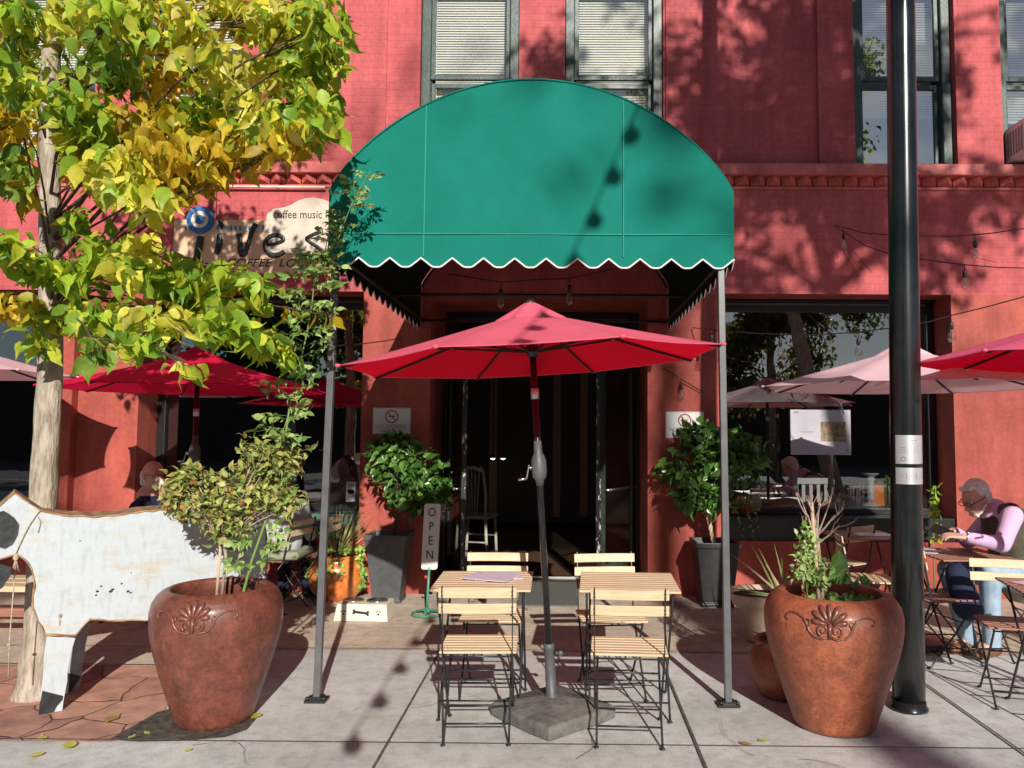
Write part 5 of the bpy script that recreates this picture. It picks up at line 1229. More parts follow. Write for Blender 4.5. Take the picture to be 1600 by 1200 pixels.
lp = [(72,993),(117,996),(113,1010),(108,1035),(104,1062),(101,1082),(97,1108),(93,1114),(62,1116),(64,1080),(67,1062),(68,1030),(71,1010)]
hf = [(66,1078),(98,1086),(97,1092),(88,1102),(80,1118),(60,1118),(62,1100)]
leg_(lp, hf, -.014)
r_ = leg_(lp, hf, DEP+.002, True); r_.location.x += .10
rl = [(345,1002),(392,990),(398,1020),(392,1050),(386,1090),(352,1090),(352,1050),(348,1020)]; rh = [(354,1072),(386,1072),(388,1092),(350,1092)]
leg_(rl, rh, -.014); leg_(rl, rh, DEP+.002, True)
mb = MB(); mb.tube([(cw(72, 991)[0], -.004, cw(72, 991)[1]), (cw(117, 995)[0], -.004, cw(117, 995)[1])], .006, 5, noise=.8); obj('rusty_seam', mb, M['rust'], cow)
mb = MB(); plate(mb, [cw(*p) for p in [(-6,800),(6,797),(16,803),(24,814),(22,830),(14,845),(2,852),(-14,848),(-20,825)]], -.045, -.036); obj('ear', mb, M['cowblack'], cow)
mb = MB(); plate(mb, [cw(*p) for p in [(-20,880),(2,879),(18,884),(16,898),(4,916),(-20,925)]], -.06, -.045); obj('muzzle_flap', mb, M['cowblack'], cow)
mb = MB(); mb.ell((cw(94, 962)[0], -.004, cw(94, 962)[1]), (.008, .006, .012)); mb.ell((cw(93, 972)[0], -.003, cw(93, 972)[1]), (.0035, .003, .02)); obj('bolt', mb, M['rust'], cow)
mb = MB()
for (a, b_, c_) in ((152,924,4),(158,916,3),(173,924,5),(176,921,4),(200,924,4),(204,926,3),(190,912,3),(205,895,2),(125,845,2),(150,930,3)):
    p = cw(a, b_); mb.ell((p[0], -.001, p[1]), (c_*.0022, .0015, c_*.0016), 7, 5)
obj('paint_chips', mb, M['cowblack'], cow)
mb = MB(); rc = [cw(63, 797), cw(56, 805), cw(46, 820), cw(38, 835), cw(30, 852), cw(25, 864)]
mb.tube([(x, -.008, z) for x, z in rc], .0025, 5); mb.tube([(cw(59, 806)[0], -.008, cw(59, 806)[1]), (cw(63, 816)[0], -.01, cw(63, 816)[1]), (cw(59, 832)[0], -.01, cw(59, 832)[1])], .0018, 5)
kx, kz = cw(25, 868); mb.tube([(kx, -.01, kz), (kx-.003, -.012, kz-.2), (cw(15, 1000)[0], -.014, cw(15, 1000)[1]), (cw(13, 1058)[0], -.014, cw(13, 1058)[1])], .0035, 6)
mb.ell((kx, -.012, kz-.01), (.014, .012, .018), 8, 6)
for k in range(9): mb.tube([(kx, -.012, kz-.01), (kx+random.uniform(-.02, .02), -.015, kz-random.uniform(.05, .09))], .0014, 4)
mb.lathe([(.008, -.006), (.011, 0), (.008, .006)], 10, (cw(14, 1006)[0], -.014, cw(14, 1006)[1])); obj('rope_collar', mb, M['rope'], cow)
# wooden bench behind the cutout
T = thing('wooden_bench', 'low plank bench behind the tree trunk at the left edge', 'bench', (at(10, 930, 5.6).x-.25, 5.7, .006)); mb = MB()
for k in range(3): mb.box((-.7, -.22+k*.15, .40), (.7, -.09+k*.15, .44))
obj('seat', mb, M['wood'], T, False, [BEV(.004)])
mb = MB(); mb.box((-.62, -.20, 0), (-.56, .20, .398)); mb.box((.56, -.20, 0), (.62, .20, .398)); mb.box((-.56, -.02, .18), (.56, .02, .24)); obj('trestle', mb, M['woodred'], T, False, [BEV(.004)])
# ================================================================== shop sign "jives"
ys_ = YW-.045
def P2(px, py, y=ys_): p = at(px, py, y); return (p.x, p.z)
SG_ = thing('shop_sign', 'hand painted jives coffee lounge sign board left of the green awning', 'sign', (at(390, 390, ys_).x, ys_, at(390, 428, ys_).z))
mb = MB(); x0, zt1 = P2(272, 343); x1_, zb1 = P2(560, 428); mb.box((x0, ys_, zb1), (x1_, YW-.002, zt1)); obj('tan_board', mb, M['signtan'], SG_, True, [BEV(.004)])
mb = MB(); cp = [P2(*q) for q in ((418,400),(416,350),(418,333),(424,327),(434,326),(446,324),(456,320),(466,314),(478,310),(492,309),(506,312),(520,318),(540,322),(556,330),(558,400),(540,408),(500,404),(470,398),(440,396))]
mb.prism(cp, ys_-.010, ys_-.0005); obj('cream_cloud_board', mb, mat('weathered_cream', (.46, .38, .30), .6, col2=(.62, .52, .42), vscale=6), SG_, True)
mb = MB(); a = P2(286, 352); b = P2(470, 362); mb.box((a[0], ys_-.004, b[1]), (b[0], ys_-.0005, a[1])); obj('keyboard_strip', mb, M['keys'], SG_, True)
mb = MB()
for k in range(26):
    x = a[0]+(b[0]-a[0])*(k+.5)/26
    if k % 7 not in (2, 6): mb.box((x, ys_-.006, b[1]+.012), (x+.016, ys_-.0045, a[1]-.004))
obj('black_keys', mb, M['keydark'], SG_, True)
cxz = P2(314, 344); mb = MB(); rr = .135
for r_, yy, m in ((rr, .020, 0), (rr*.62, .026, 1), (rr*.34, .031, 2)): mb.prism([(cxz[0]+r_*math.cos(t), cxz[1]+r_*math.sin(t)) for t in np.linspace(0, 2*math.pi, 41)[:-1]], ys_-yy, ys_-yy+.018 if m == 0 else ys_-yy+.005, m)
obj('target_disc', mb, [M['signblue'], M['signcream'], M['signblue']], SG_, True)
def brush(mb, pts, rads, y=ys_-.014, flat=.35):
    P = [Vector((P2(x, yy)[0], y, P2(x, yy)[1])) for x, yy in pts]
    o = []; r = []
    for i in range(len(P)-1):
        p0, p1, p2, p3 = P[max(i-1, 0)], P[i], P[i+1], P[min(i+2, len(P)-1)]
        for j in range(6):
            t = j/6; o.append(.5*((2*p1)+(p2-p0)*t+(2*p0-5*p1+4*p2-p3)*t*t+(3*p1-p0-3*p2+p3)*t**3)); r.append(rads[i]*(1-t)+rads[i+1]*t)
    o.append(P[-1]); r.append(rads[-1]); vs = []; n = 10; fs = []
    for i, p in enumerate(o):
        d = (o[min(i+1, len(o)-1)]-o[max(i-1, 0)]).normalized(); s_ = Vector((d.z, 0, -d.x))
        for k in range(n): a_ = 2*math.pi*k/n; vs.append(p+s_*math.cos(a_)*r[i]+Vector((0, 1, 0))*math.sin(a_)*r[i]*flat)
    for i in range(len(o)-1):
        for k in range(n): a_ = i*n+k; b_ = i*n+(k+1) % n; fs.append((a_, b_, b_+n, a_+n))
    fs += [tuple(range(n-1, -1, -1)), tuple((len(o)-1)*n+k for k in range(n))]; mb.add(vs, fs, True)
mb = MB(); brush(mb, [(314, 370), (311, 390), (307, 408), (302, 424), (292, 430), (284, 426)], [.034, .037, .034, .034, .028, .015]); obj('letter_j', mb, M['blacklet'], SG_, True)
mb = MB(); brush(mb, [(343, 366), (344, 378), (341, 390), (339, 397)], [.022, .032, .030, .024]); brush(mb, [(342, 345), (346, 351), (347, 356)], [.008, .026, .020]); obj('letter_i', mb, M['blacklet'], SG_, True)
mb = MB(); brush(mb, [(374, 366), (376, 378), (376, 390), (379, 398), (384, 394), (390, 376), (395, 360), (401, 350)], [.030, .022, .026, .028, .026, .022, .026, .026]); obj('letter_v', mb, M['blacklet'], SG_, True)
mb = MB(); brush(mb, [(418, 383), (432, 381), (443, 376), (440, 370), (430, 368), (420, 372), (415, 382), (417, 392), (426, 399), (437, 398), (445, 393)], [.016, .017, .020, .022, .022, .022, .024, .024, .026, .026, .020]); obj('letter_e', mb, M['blacklet'], SG_, True)
mb = MB(); brush(mb, [(502, 362), (490, 367), (480, 373), (485, 379), (496, 386), (506, 396), (498, 402), (484, 401), (470, 400)], [.016, .018, .018, .016, .018, .020, .018, .020, .024]); obj('letter_s', mb, M['blacklet'], SG_, True)
mb = MB(); c = P2(462, 336); text_mb(mb, 'coffee music lounge', .115, (P2(427, 336)[0], ys_-.0115, c[1]), .001, center=False, xs=.84); obj('small_lettering', mb, M['blacklet'], SG_, True)
mb = MB(); c = P2(372, 411); text_mb(mb, 'COFFEE  LOUNGE', .112, (P2(352, 411)[0], ys_-.0025, c[1]), .001, center=False, shear=.3, xs=1.15); obj('painted_lettering', mb, M['blacklet'], SG_, True)

# ================================================================== no smoking signs, window poster, card sticker
def nosmoke(px0, px1, py0, py1, label):
    y = YW-.006; a = at(px0, py0, y); b = at(px1, py1, y); w_ = b.x-a.x; h_ = a.z-b.z; cx = (a.x+b.x)/2; cz = (a.z+b.z)/2
    t = thing('no_smoking_sign', label, 'sign', (cx, y, b.z), 0, 'no smoking signs beside the doors')
    mb = MB(); mb.box((a.x, y, b.z), (b.x, YW-.001, a.z)); obj('sign_panel', mb, M['panelw'], t, True, [BEV(.002)])
    mb = MB(); R_ = h_*.23; oz = cz+h_*.17; n = 32
    pts = [Vector((cx+R_*math.cos(2*math.pi*i/n), y-.001, oz+R_*math.sin(2*math.pi*i/n))) for i in range(n+1)]; mb.tube(pts, .006, 6, flat=.3)
    mb.bar((cx-R_*.7, y-.0012, oz+R_*.7), (cx+R_*.7, y-.0012, oz-R_*.7), .010, .002, up=(0, 1, 0)); obj('prohibition_ring', mb, M['redink'], t, True)
    mb = MB(); mb.box((cx-R_*.6, y-.0012, oz-.006), (cx+R_*.45, y-.0002, oz+.008)); mb.tube([(cx+R_*.5, y-.001, oz+.005), (cx+R_*.6, y-.001, oz+.02), (cx+R_*.45, y-.001, oz+.03)], .002, 4)
    text_mb(mb, 'NO SMOKING', h_*.19, (cx, y-.001, cz-h_*.19), .0005, xs=.95)
    text_mb(mb, 'WITHIN 15 FEET OF DOORWAY', h_*.075, (cx, y-.001, cz-h_*.32), .0004, xs=.95); text_mb(mb, 'NO FUMAR EN ESTA AREA', h_*.075, (cx, y-.001, cz-h_*.41), .0004, xs=.95)
    for xx in (a.x+.004, b.x-.006): mb.box((xx, y-.0008, b.z+.004), (xx+.002, y-.0002, a.z-.004))
    for zz in (b.z+.004, a.z-.006): mb.box((a.x+.006, y-.0008, zz), (b.x-.006, y-.0002, zz+.002))
    obj('lettering', mb, M['greyink'], t, True)
nosmoke(583, 641, 637, 679, 'white no smoking sign on shaded pier left of the doors')
nosmoke(1040, 1100, 643, 685, 'white no smoking sign on sunlit pier right of the doors')
yp_ = YG-.035; a = at(1235, 640, yp_); b = at(1330, 711, yp_)
T = thing('window_poster', 'white poster with small picture and number 4 in right shop window', 'poster', ((a.x+b.x)/2, yp_, b.z)); mb = MB(); mb.box((a.x, yp_, b.z), (b.x, yp_+.006, a.z)); obj('paper_board', mb, mat('shaded_white_paper', (.42, .39, .44), .6, var=.05), T, True)  # white paper coloured grey lilac for the umbrella shade over it
c = at(1282, 659, yp_); d = at(1322, 690, yp_); mb = MB(); mb.box((c.x, yp_-.002, d.z), (d.x, yp_-.0003, c.z)); obj('printed_picture', mb, mat('printed_picture', (.07, .10, .05), .4, col2=(.40, .22, .12), vscale=22, contrast=(.4, .6)), T, True)
mb = MB(); e = at(1325, 705, yp_); text_mb(mb, '4', .06, (e.x-.012, yp_-.001, e.z+.006), .0005); e = at(1243, 644, yp_); mb.box((e.x-.02, yp_-.0012, e.z-.008), (e.x+.03, yp_-.0003, e.z+.008)); e = at(1262, 674, yp_); mb.box((e.x-.08, yp_-.0012, e.z-.002), (e.x+.06, yp_-.0003, e.z+.002)); mb.box((e.x-.06, yp_-.0012, e.z-.012), (e.x+.06, yp_-.0003, e.z-.009)); obj('lettering', mb, M['greyink'], T, True)
mb = MB(); h = at(1314, 632, yp_-.01); mb.tube([h+Vector((-.03, 0, .04)), h, h+Vector((.03, 0, .04))], .004, 5); mb.tube([h, h+Vector((0, 0, -.06)), h+Vector((-.03, 0, -.09))], .004, 5); mb.tube([h, h+Vector((.03, 0, -.09))], .004, 5); obj('wire_hanger', mb, M['steel'], T, True)
a = at(541, 753, yp_); b = at(555, 784, yp_); T = thing('card_sticker', 'small white payment card sticker low in left shop window', 'sticker', (a.x, yp_, b.z)); mb = MB(); mb.box((a.x, yp_, b.z), (b.x, yp_+.003, a.z)); obj('sticker_panel', mb, M['panelw'], T, True)
mb = MB(); cz = (a.z+b.z)/2; text_mb(mb, 'VISA', .045, ((a.x+b.x)/2, yp_-.001, a.z-.03), .0005, shear=.2, xs=.8); obj('blue_word', mb, M['signblue'], T, True)
mb = MB(); mb.lathe([(.0001, 0), (.022, 0)], 18, (0, 0, 0), 0, False, Matrix.Translation(((a.x+b.x)/2-.012, yp_-.001, cz-.0)) @ Matrix.Rotation(R(90), 4, 'X')); mb.lathe([(.0001, 0), (.022, 0)], 18, (0, 0, 0), 1, False, Matrix.Translation(((a.x+b.x)/2+.014, yp_-.0015, cz-.0)) @ Matrix.Rotation(R(90), 4, 'X')); obj('two_circles', mb, [M['redink'], M['bookred']], T, True)

# ================================================================== string lights
def bulbobj(parent, p, s_=1.0, globe=False):
    mb = MB()
    if globe:
        mb.lathe([(.012, 0), (.014, -.015), (.016, -.03), (.010, -.035)], 12, tuple(p)); o = obj('socket', mb, M['bkmetal'], parent, True)
        g = MB(); g.ell((p[0], p[1], p[2]-.085), (.052, .052, .052), 16, 10); obj('globe', g, M['frost'], o, True); return
    p = Vector(p); mb.tube([p, p+Vector((0, 0, -.05*s_))], .004, 6); mb.lathe([(.014, -.05), (.016, -.06), (.016, -.10), (.012, -.105)], 12, tuple(p)); o = obj('socket', mb, M['bkmetal'], parent, True)
    g = MB(); g.lathe([(.011, -.105), (.013, -.115), (.024, -.135), (.030, -.16), (.028, -.182), (.018, -.198), (.0005, -.204)], 16, tuple(p)); obj('bulb', g, M['bulb'], o, True)
    f = MB(); f.tube([p+Vector((-.006, 0, -.11)), p+Vector((-.009, 0, -.16)), p+Vector((0, 0, -.17)), p+Vector((.009, 0, -.16)), p+Vector((.006, 0, -.11))], .0015, 4); obj('filament', f, M['creamwood'], o, True)
def stringlight(label, pts, bulbs, r_=.0045, globe=False):
    t = thing('string_light', label, 'string light', tuple(pts[0]), 0, 'cafe string lights'); mb = MB()
    P = [Vector(p) for p in pts]; mb.tube(P, r_, 6); obj('cable', mb, M['bkmetal'], t, True)
    for b in bulbs: bulbobj(t, b, 1, globe)
HK = at(1306, 352, YW-.04)
c1 = [HK, at(1350, 364, YW-.5), at(1400, 368, 6.6), at(1490, 369, 6.2), at(1545, 365, 6.0), at(1620, 354, 5.7)]
stringlight('upper bulb cable from wall hook to the right edge, above the right shop window', c1, [at(1523, 367, 6.08), at(1318, 357, YW-.14)])
c2 = [HK+Vector((0, 0, -.01)), at(1350, 383, YW-.6), at(1400, 400, 6.5), at(1500, 413, 6.1), at(1560, 418, 5.9), at(1620, 419, 5.7)]
stringlight('lower bulb cable from wall hook sagging to the right edge', c2, [at(1507, 413, 6.1)])
c3 = [at(1082, 512, YW-.03), at(1112, 515, 7.1), at(1180, 521, 6.9), at(1260, 524, 6.6), at(1341, 519, 6.3), at(1390, 513, 6.1), at(1450, 503, 5.8), at(1486, 493, 5.7), at(1540, 480, 5.5), at(1620, 458, 5.2)]
stringlight('bulb cable crossing the right shop window behind the lamp post', c3, [c3[1], at(1219, 523, 6.75), c3[4], c3[7]])
c4 = [at(1036, 575, YW-.02), at(1064, 592, YW-.05), at(1100, 614, YW-.03)]
stringlight('short cable with one bulb on the right pier over no smoking sign', c4, [c4[1]])
c5 = [at(524, 540, YA), at(560, 538, 6.4), at(600, 533, 7.1), at(628, 528, YW-.03)]
stringlight('short cable from left awning post to left pier', c5, [])
c6 = [at(560, 617, YW-.2), at(595, 590, YW-.03)]
stringlight('thin cable climbing the left pier under the middle umbrella', c6, [], .003)
stringlight('bulb cable hanging under the awning roof', [at(700, 428, 5.9), at(783, 441, 5.8), at(840, 437, 5.7), at(890, 435, 5.6), at(960, 420, 5.5)], [at(783, 441, 5.8), at(890, 435, 5.6)])
c8 = [Vector((.00, -1.0, 2.35)), Vector((.35, -1.0, 3.2)), Vector((.75, -1.0, 4.1)), Vector((1.10, -1.0, 4.9)), Vector((1.45, -1.0, 5.7)), Vector((1.75, -1.0, 6.45)), Vector((2.1, -1.0, 7.3))]
ns_ = []
for i in range(len(c8)-1):
    for j in range(3): ns_.append(c8[i].lerp(c8[i+1], j/3))
stringlight('globe bulb cable slung high over the pavement, seen by its shadow on the awning', c8, ns_, .006, True)
# twig-like fairy wire
mb = MB(); mb.tube([at(1438, 322, YW-.05), at(1460, 345, YW-.05), at(1485, 362, YW-.06), at(1510, 380, YW-.05), at(1535, 400, YW-.04), at(1562, 405, YW-.04)], .0025, 4)
for k in range(14):
    t = k/14; p = at(1438+124*t, 322+95*t**.8, YW-.05); mb.tube([p, p+Vector((random.uniform(-.02, .02), -.01, random.uniform(-.03, .03)))], .002, 4)
tag(obj('fairy_wire', mb, M['redtrim']), 'thin red fairy light wire pinned on wall right of the lamp post', 'wire')
mb = MB(); mb.tube([HK+Vector((0, .04, 0)), HK], .006, 6); mb.tube([HK, HK+Vector((-.03, 0, -.03)), HK+Vector((-.015, 0, -.07)), HK+Vector((.02, 0, -.05))], .005, 6); mb.tube([HK+Vector((.01, 0, -.07)), at(1325, 400, YW-.02), at(1345, 430, YW-.02)], .003, 4); mb.tube([HK+Vector((.02, 0, -.09)), at(1340, 395, YW-.02), at(1365, 425, YW-.02)], .003, 4)
tag(obj('wall_hook', mb, M['redtrim']), 'red painted wall hook with loose wires above right shop window', 'hook')
# gooseneck lamp
T = thing('wall_lamp', 'gooseneck wall lamp with round white globe above left shop window', 'wall lamp', tuple(at(238, 285, YW)))
mb = MB(); mb.tube([at(238, 292, YW-.01), at(238, 296, YW-.10), at(235, 304, YW-.17), at(232, 318, YW-.19), at(231, 328, YW-.19)], .011, 8); mb.lathe([(.03, 0), (.03, .02)], 14, (0, 0, 0), 0, True, Matrix.Translation(at(238, 292, YW-.002)) @ Matrix.Rotation(R(90), 4, 'X')); obj('arm', mb, M['silver'], T, True)
mb = MB(); mb.ell(tuple(at(231, 336, YW-.19)), (.055, .055, .055)); obj('globe', mb, M['frost'], T, True)
mb = MB(); mb.tube(sag(at(160, 388, 4.6), at(338, 283, YW-.03), .04), .004, 5); tag(obj('guy_wire', mb, M['signcream']), 'thin pale wire slanting from tree to wall above jives sign', 'wire')
# air conditioner in the far right upper window
a = at(1574, 196, YU); b = at(1612, 250, YU); T = thing('air_conditioner', 'window air conditioner jutting from far right upper window', 'air conditioner', (a.x, YU, b.z)); mb = MB(); mb.box((a.x, YU-.28, zup0+.04), (a.x+.55, YU+.09, zup0+.40)); obj('housing', mb, M['panelw'], T, True, [BEV(.01)])
mb = MB()
for k in range(9): mb.box((a.x+.02, YU-.284, zup0+.08+.033*k), (a.x+.53, YU-.2802, zup0+.092+.033*k))
for k in range(6): mb.box((a.x-.004, YU-.24+.045*k, zup0+.1), (a.x-.0002, YU-.22+.045*k, zup0+.34))
obj('grille', mb, M['greyink'], T, True)

# ================================================================== things in and behind the windows and doors
T = thing('spindle_chair', 'cream spindle back chair standing just inside the open doors', 'chair', (at(735, 800, 9.0).x, 9.05, .012), R(-15)); mb = MB()
for s_ in (-1, 1): mb.tube([(s_*.17, .02, .55), (s_*.19, -.02, .8), (s_*.17, -.06, 1.08)], .018, 8)
mb.tube([(-.17, -.06, 1.08), (-.08, -.075, 1.12), (.08, -.075, 1.12), (.17, -.06, 1.08)], .022, 8)
for k in range(6): x = -.12+.048*k; mb.tube([(x*.6, .0, .57), (x, -.06, 1.10)], .007, 6)
obj('backrest', mb, M['creamwood'], T)
mb = MB(); mb.box((-.20, 0, .52), (.20, .38, .56)); obj('seat', mb, M['creamwood'], T, False, [BEV(.01)])
for sx in (-1, 1):
    for sy in (.03, .35): mb = MB(); mb.tube([(sx*.17, sy, .525), (sx*.2, sy, 0)], .018, 8); obj('leg', mb, M['creamwood'], T)
mb = MB(); mb.tube([(-.185, .03, .25), (.185, .03, .25)], .01, 6); mb.tube([(-.178, .35, .3), (.178, .35, .3)], .01, 6); obj('cross_bar', mb, M['creamwood'], T)
def candlestick(label, px, py0, Y, z0, hgt, r_):
    x = at(px, py0, Y).x; mb = MB(); k = hgt
    mb.lathe([(r_*1.5, 0), (r_*1.5, .02*k), (r_*.9, .06*k), (r_*.5, .10*k), (r_*.45, .16*k), (r_*.75, .22*k), (r_*.55, .28*k), (r_*.42, .6*k), (r_*.55, .78*k), (r_*.8, .82*k), (r_*.45, .86*k), (r_*.9, .94*k), (r_*1.25, .98*k), (r_*1.25, k), (.001, k)], 24)
    o = obj('candlestick', mb, M['candle']); o.location = (x, Y, z0); tag(o, label, 'candlestick', 'turned candlesticks in right shop window'); return o
yI = YG+.35; zI = .80
mb = MB(); mb.box((WR[0]+.1, YG+.12, .74), (WR[1]-.1, YG+.75, zI)); tag(obj('display_shelf', mb, M['darkfloor']), 'dark display shelf inside right shop window', 'shelf')
candlestick('short grey candlestick left of the poster', 1243, 800, yI, zI, .42, .055)
candlestick('tall grey candlestick right below the poster', 1299, 800, yI, zI, .80, .055)
candlestick('squat grey candlestick near the books', 1361, 800, yI+.05, zI, .34, .07)
mb = MB()
for k in range(16):
    x = at(1320, 770, yI+.15).x+k*.034; h_ = random.uniform(.18, .26); mb.box((x, yI+.1, zI+.001), (x+random.uniform(.015, .03), yI+.3, zI+h_))
tag(obj('book', mb, M['bookdark']), 'row of dark books on the display shelf', 'books', None, 'stuff')
mb = MB(); c = at(1373, 776, yI); mb.box((-.075, -.006, 0), (.075, .006, .22)); mb.box((-.072, .006, .004), (.072, .016, .216)); o = obj('book', mb, M['bookred'], None, False, [BEV(.002)]); o.location = (c.x, yI+.02, zI+.001); o.rotation_euler = (R(-8), R(4), R(12)); tag(o, 'bright orange book standing on the display shelf', 'book')
T = thing('white_chair', 'white slat back chair inside the right shop window', 'chair', (at(1277, 800, yI+.9).x, yI+1.0, .012), R(4)); mb = MB()
mb.tube([(-.2, 0, .45), (-.22, -.03, 1.0)], .016, 6); mb.tube([(.2, 0, .45), (.22, -.03, 1.0)], .016, 6); mb.box((-.22, -.045, .95), (.22, -.02, 1.02))
for k in range(4): mb.box((-.16+.09*k, -.03, .48), (-.12+.09*k, -.018, .95))
obj('backrest', mb, M['panelw'], T); mb = MB(); mb.box((-.22, 0, .42), (.22, .42, .46)); obj('seat', mb, M['panelw'], T, False, [BEV(.01)])
for sx in (-1, 1):
    for sy in (.03, .38): mb = MB(); mb.box((sx*.19-.015, sy-.015, 0), (sx*.19+.015, sy+.015, .419)); obj('leg', mb, M['panelw'], T)
T = thing('trailing_plant', 'yellowing small plant on the window ledge by the right awning post', 'plant', tuple(at(1165, 800, YW+.2))); mb = MB(); c = at(1165, 788, YW+.2); leaves(mb, inball(130, c, (.17, .1, .07), .5), .05, [(.40, .40, .12), (.30, .34, .10), (.48, .36, .16)], 'L', .7, .1)
for (x0, y0_) in ((1152, 800), (1180, 800), (1170, 800)): 
    for j in range(7): p = at(x0+j*1.5, y0_+j*7, YW+.02); leaves(mb, inball(2, p, (.01, .01, .01)), .03, GS, 'L', .7, .6)
obj('foliage', mb, M['leafm'], T, True); mb = MB(); mb.lathe([(.05, 0), (.075, .09), (.08, .10), (.07, .10), (.065, .08)], 20, (c.x, c.y, ZS+.222)); mb.lathe([(.0001, .085), (.066, .085)], 16, (c.x, c.y, ZS+.222)); obj('vessel', mb, M['terra2'], T, True)
T = thing('bamboo_sprig', 'thin leafy sprig rising right of the lamp post by the window', 'plant', tuple(at(1458, 830, YW-.15))); mb = MB(); st = MB(); b_ = Vector((at(1458, 830, YW-.15).x, YW-.15, 0)); tp = at(1462, 760, YW-.15); st.tube([b_, b_.lerp(tp, .5)+Vector((-.02, 0, 0)), tp], .006, 6)
for k in range(60): p = b_.lerp(tp, random.uniform(.5, 1.02)); leaves(mb, inball(1, p, (.05, .05, .03)), .06, LIME, 'L', .5, .3)
obj('stem', st, M['cane'], T, True); obj('foliage', mb, M['leafm'], T, True)
# small lit lamps deep inside
for k, (px, py, lb) in enumerate(((770, 716, 'small lit ceiling spot deep inside, left of two'), (786, 716, 'small lit ceiling spot deep inside, right of two'), (747, 735, 'warm lit table lamp deep inside above spindle chair'))):
    p = at(px, py, 11.6); T = thing('interior_lamp', lb, 'lamp', tuple(p)); mb = MB(); mb.ell((0, 0, 0), (.035, .035, .02)); obj('bulb', mb, M['glow'], T); mb = MB()
    if k < 2: mb.lathe([(.05, .0), (.03, .05), (.008, .06), (.008, 3.15-p.z)], 14)
    else: mb.lathe([(.09, -.04), (.05, .08)], 16); mb.tube([(0, 0, -.05), (0, 0, -p.z+.02)], .012, 6)
    obj('lamp_shade', mb, M['bkmetal'], T)
# fallen leaves
FLV = MB()
for (x, y, s_) in ((165,1132,.12), (108,1162,.11), (70,1178,.08), (66,1160,.08), (200,1157,.05), (405,1117,.10), (1155,1163,.07), (560,1010,.05), (232,1150,.05), (300,1172,.05), (1185,1160,.06)):
    p = gnd(x, y); FLV = MB(); a = random.uniform(0, 6.28); c = random.choice([(.55, .50, .10), (.62, .55, .14), (.40, .28, .10)])
    V = TL.copy(); V[:, 2] = np.abs(V[:, 2])*.5+.012; rot = np.array([[math.cos(a), -math.sin(a)], [math.sin(a), math.cos(a)]]); V[:, 1] *= .6; V[:, :2] = V[:, :2] @ rot.T; V = V*s_
    FLV.npadd(V[None], FL, np.array([c])); o = obj('fallen_leaf', FLV, M['leafm']); o.location = (p.x, p.y, .008)
    tag(o, 'small fallen yellow leaf on the pavement', 'leaf', 'fallen leaves on the pavement')
leafobjs = [o for o in COL.objects if o.name.startswith('fallen_leaf')]
for o, l in zip(leafobjs, ('fallen yellow leaf on red flagstones below animal cutout', 'bright fallen leaf on pavement joint at bottom left', 'tiny fallen leaf nearest the bottom left corner', 'small fallen leaf at left on pale pavement', 'tiny fallen leaf on dark soil patch', 'yellow fallen leaf right of left clay pot foot', 'brown fallen leaf on pavement between right awning post and bottom edge', 'tiny leaf near the iron foot of OPEN sign', 'tiny fallen leaf left of the soil patch', 'tiny leaf on pavement under the left clay pot', 'small crumpled leaf left of right clay pot foot')): o['label'] = l

# ================================================================== people
def rm(vox, it=6): return [('REMESH', dict(mode='VOXEL', voxel_size=vox, use_smooth_shade=True)), ('SMOOTH', dict(factor=.5, iterations=it))]
def headM(c, fwd, up=(0, 0, 1)):
    f = Vector(fwd).normalized(); u = Vector(up); s_ = f.cross(u).normalized(); u = s_.cross(f)
    return Matrix(((f.x, s_.x, u.x, c[0]), (f.y, s_.y, u.y, c[1]), (f.z, s_.z, u.z, c[2]), (0, 0, 0, 1)))
def add_head(mb, H):                                             # H frame: x forward, y to its right, z up; origin mid-head
    q = lambda *p: H @ Vector(p)
    mb.ell((0, 0, 0), (1, 1, 1), 20, 14, 0, H @ Matrix.Translation((-.012, 0, .022)) @ Matrix.Diagonal((.098, .076, .098, 1)))
    mb.ell((0, 0, 0), (1, 1, 1), 16, 10, 0, H @ Matrix.Translation((.030, 0, -.045)) @ Matrix.Diagonal((.062, .058, .072, 1)))
    mb.cap(q(.055, 0, -.095), q(.068, 0, -.090), .024, .022); mb.cap(q(.080, 0, .012), q(.112, 0, -.030), .010, .014)
    mb.cap(q(.100, -.010, -.034), q(.100, .010, -.034), .010, .010); mb.cap(q(.083, -.022, -.062), q(.083, .022, -.062), .010, .010); mb.cap(q(.080, -.018, -.074), q(.080, .018, -.074), .010, .010)
    mb.cap(q(.080, -.032, .030), q(.080, .032, .030), .012, .012); mb.cap(q(.066, -.038, -.02), q(.066, .038, -.02), .020, .020)
    for s_ in (-1, 1): mb.ell((0, 0, 0), (1, 1, 1), 10, 8, 0, H @ Matrix.Translation((-.008, s_*.078, -.005)) @ Matrix.Diagonal((.018, .009, .032, 1))
                       )
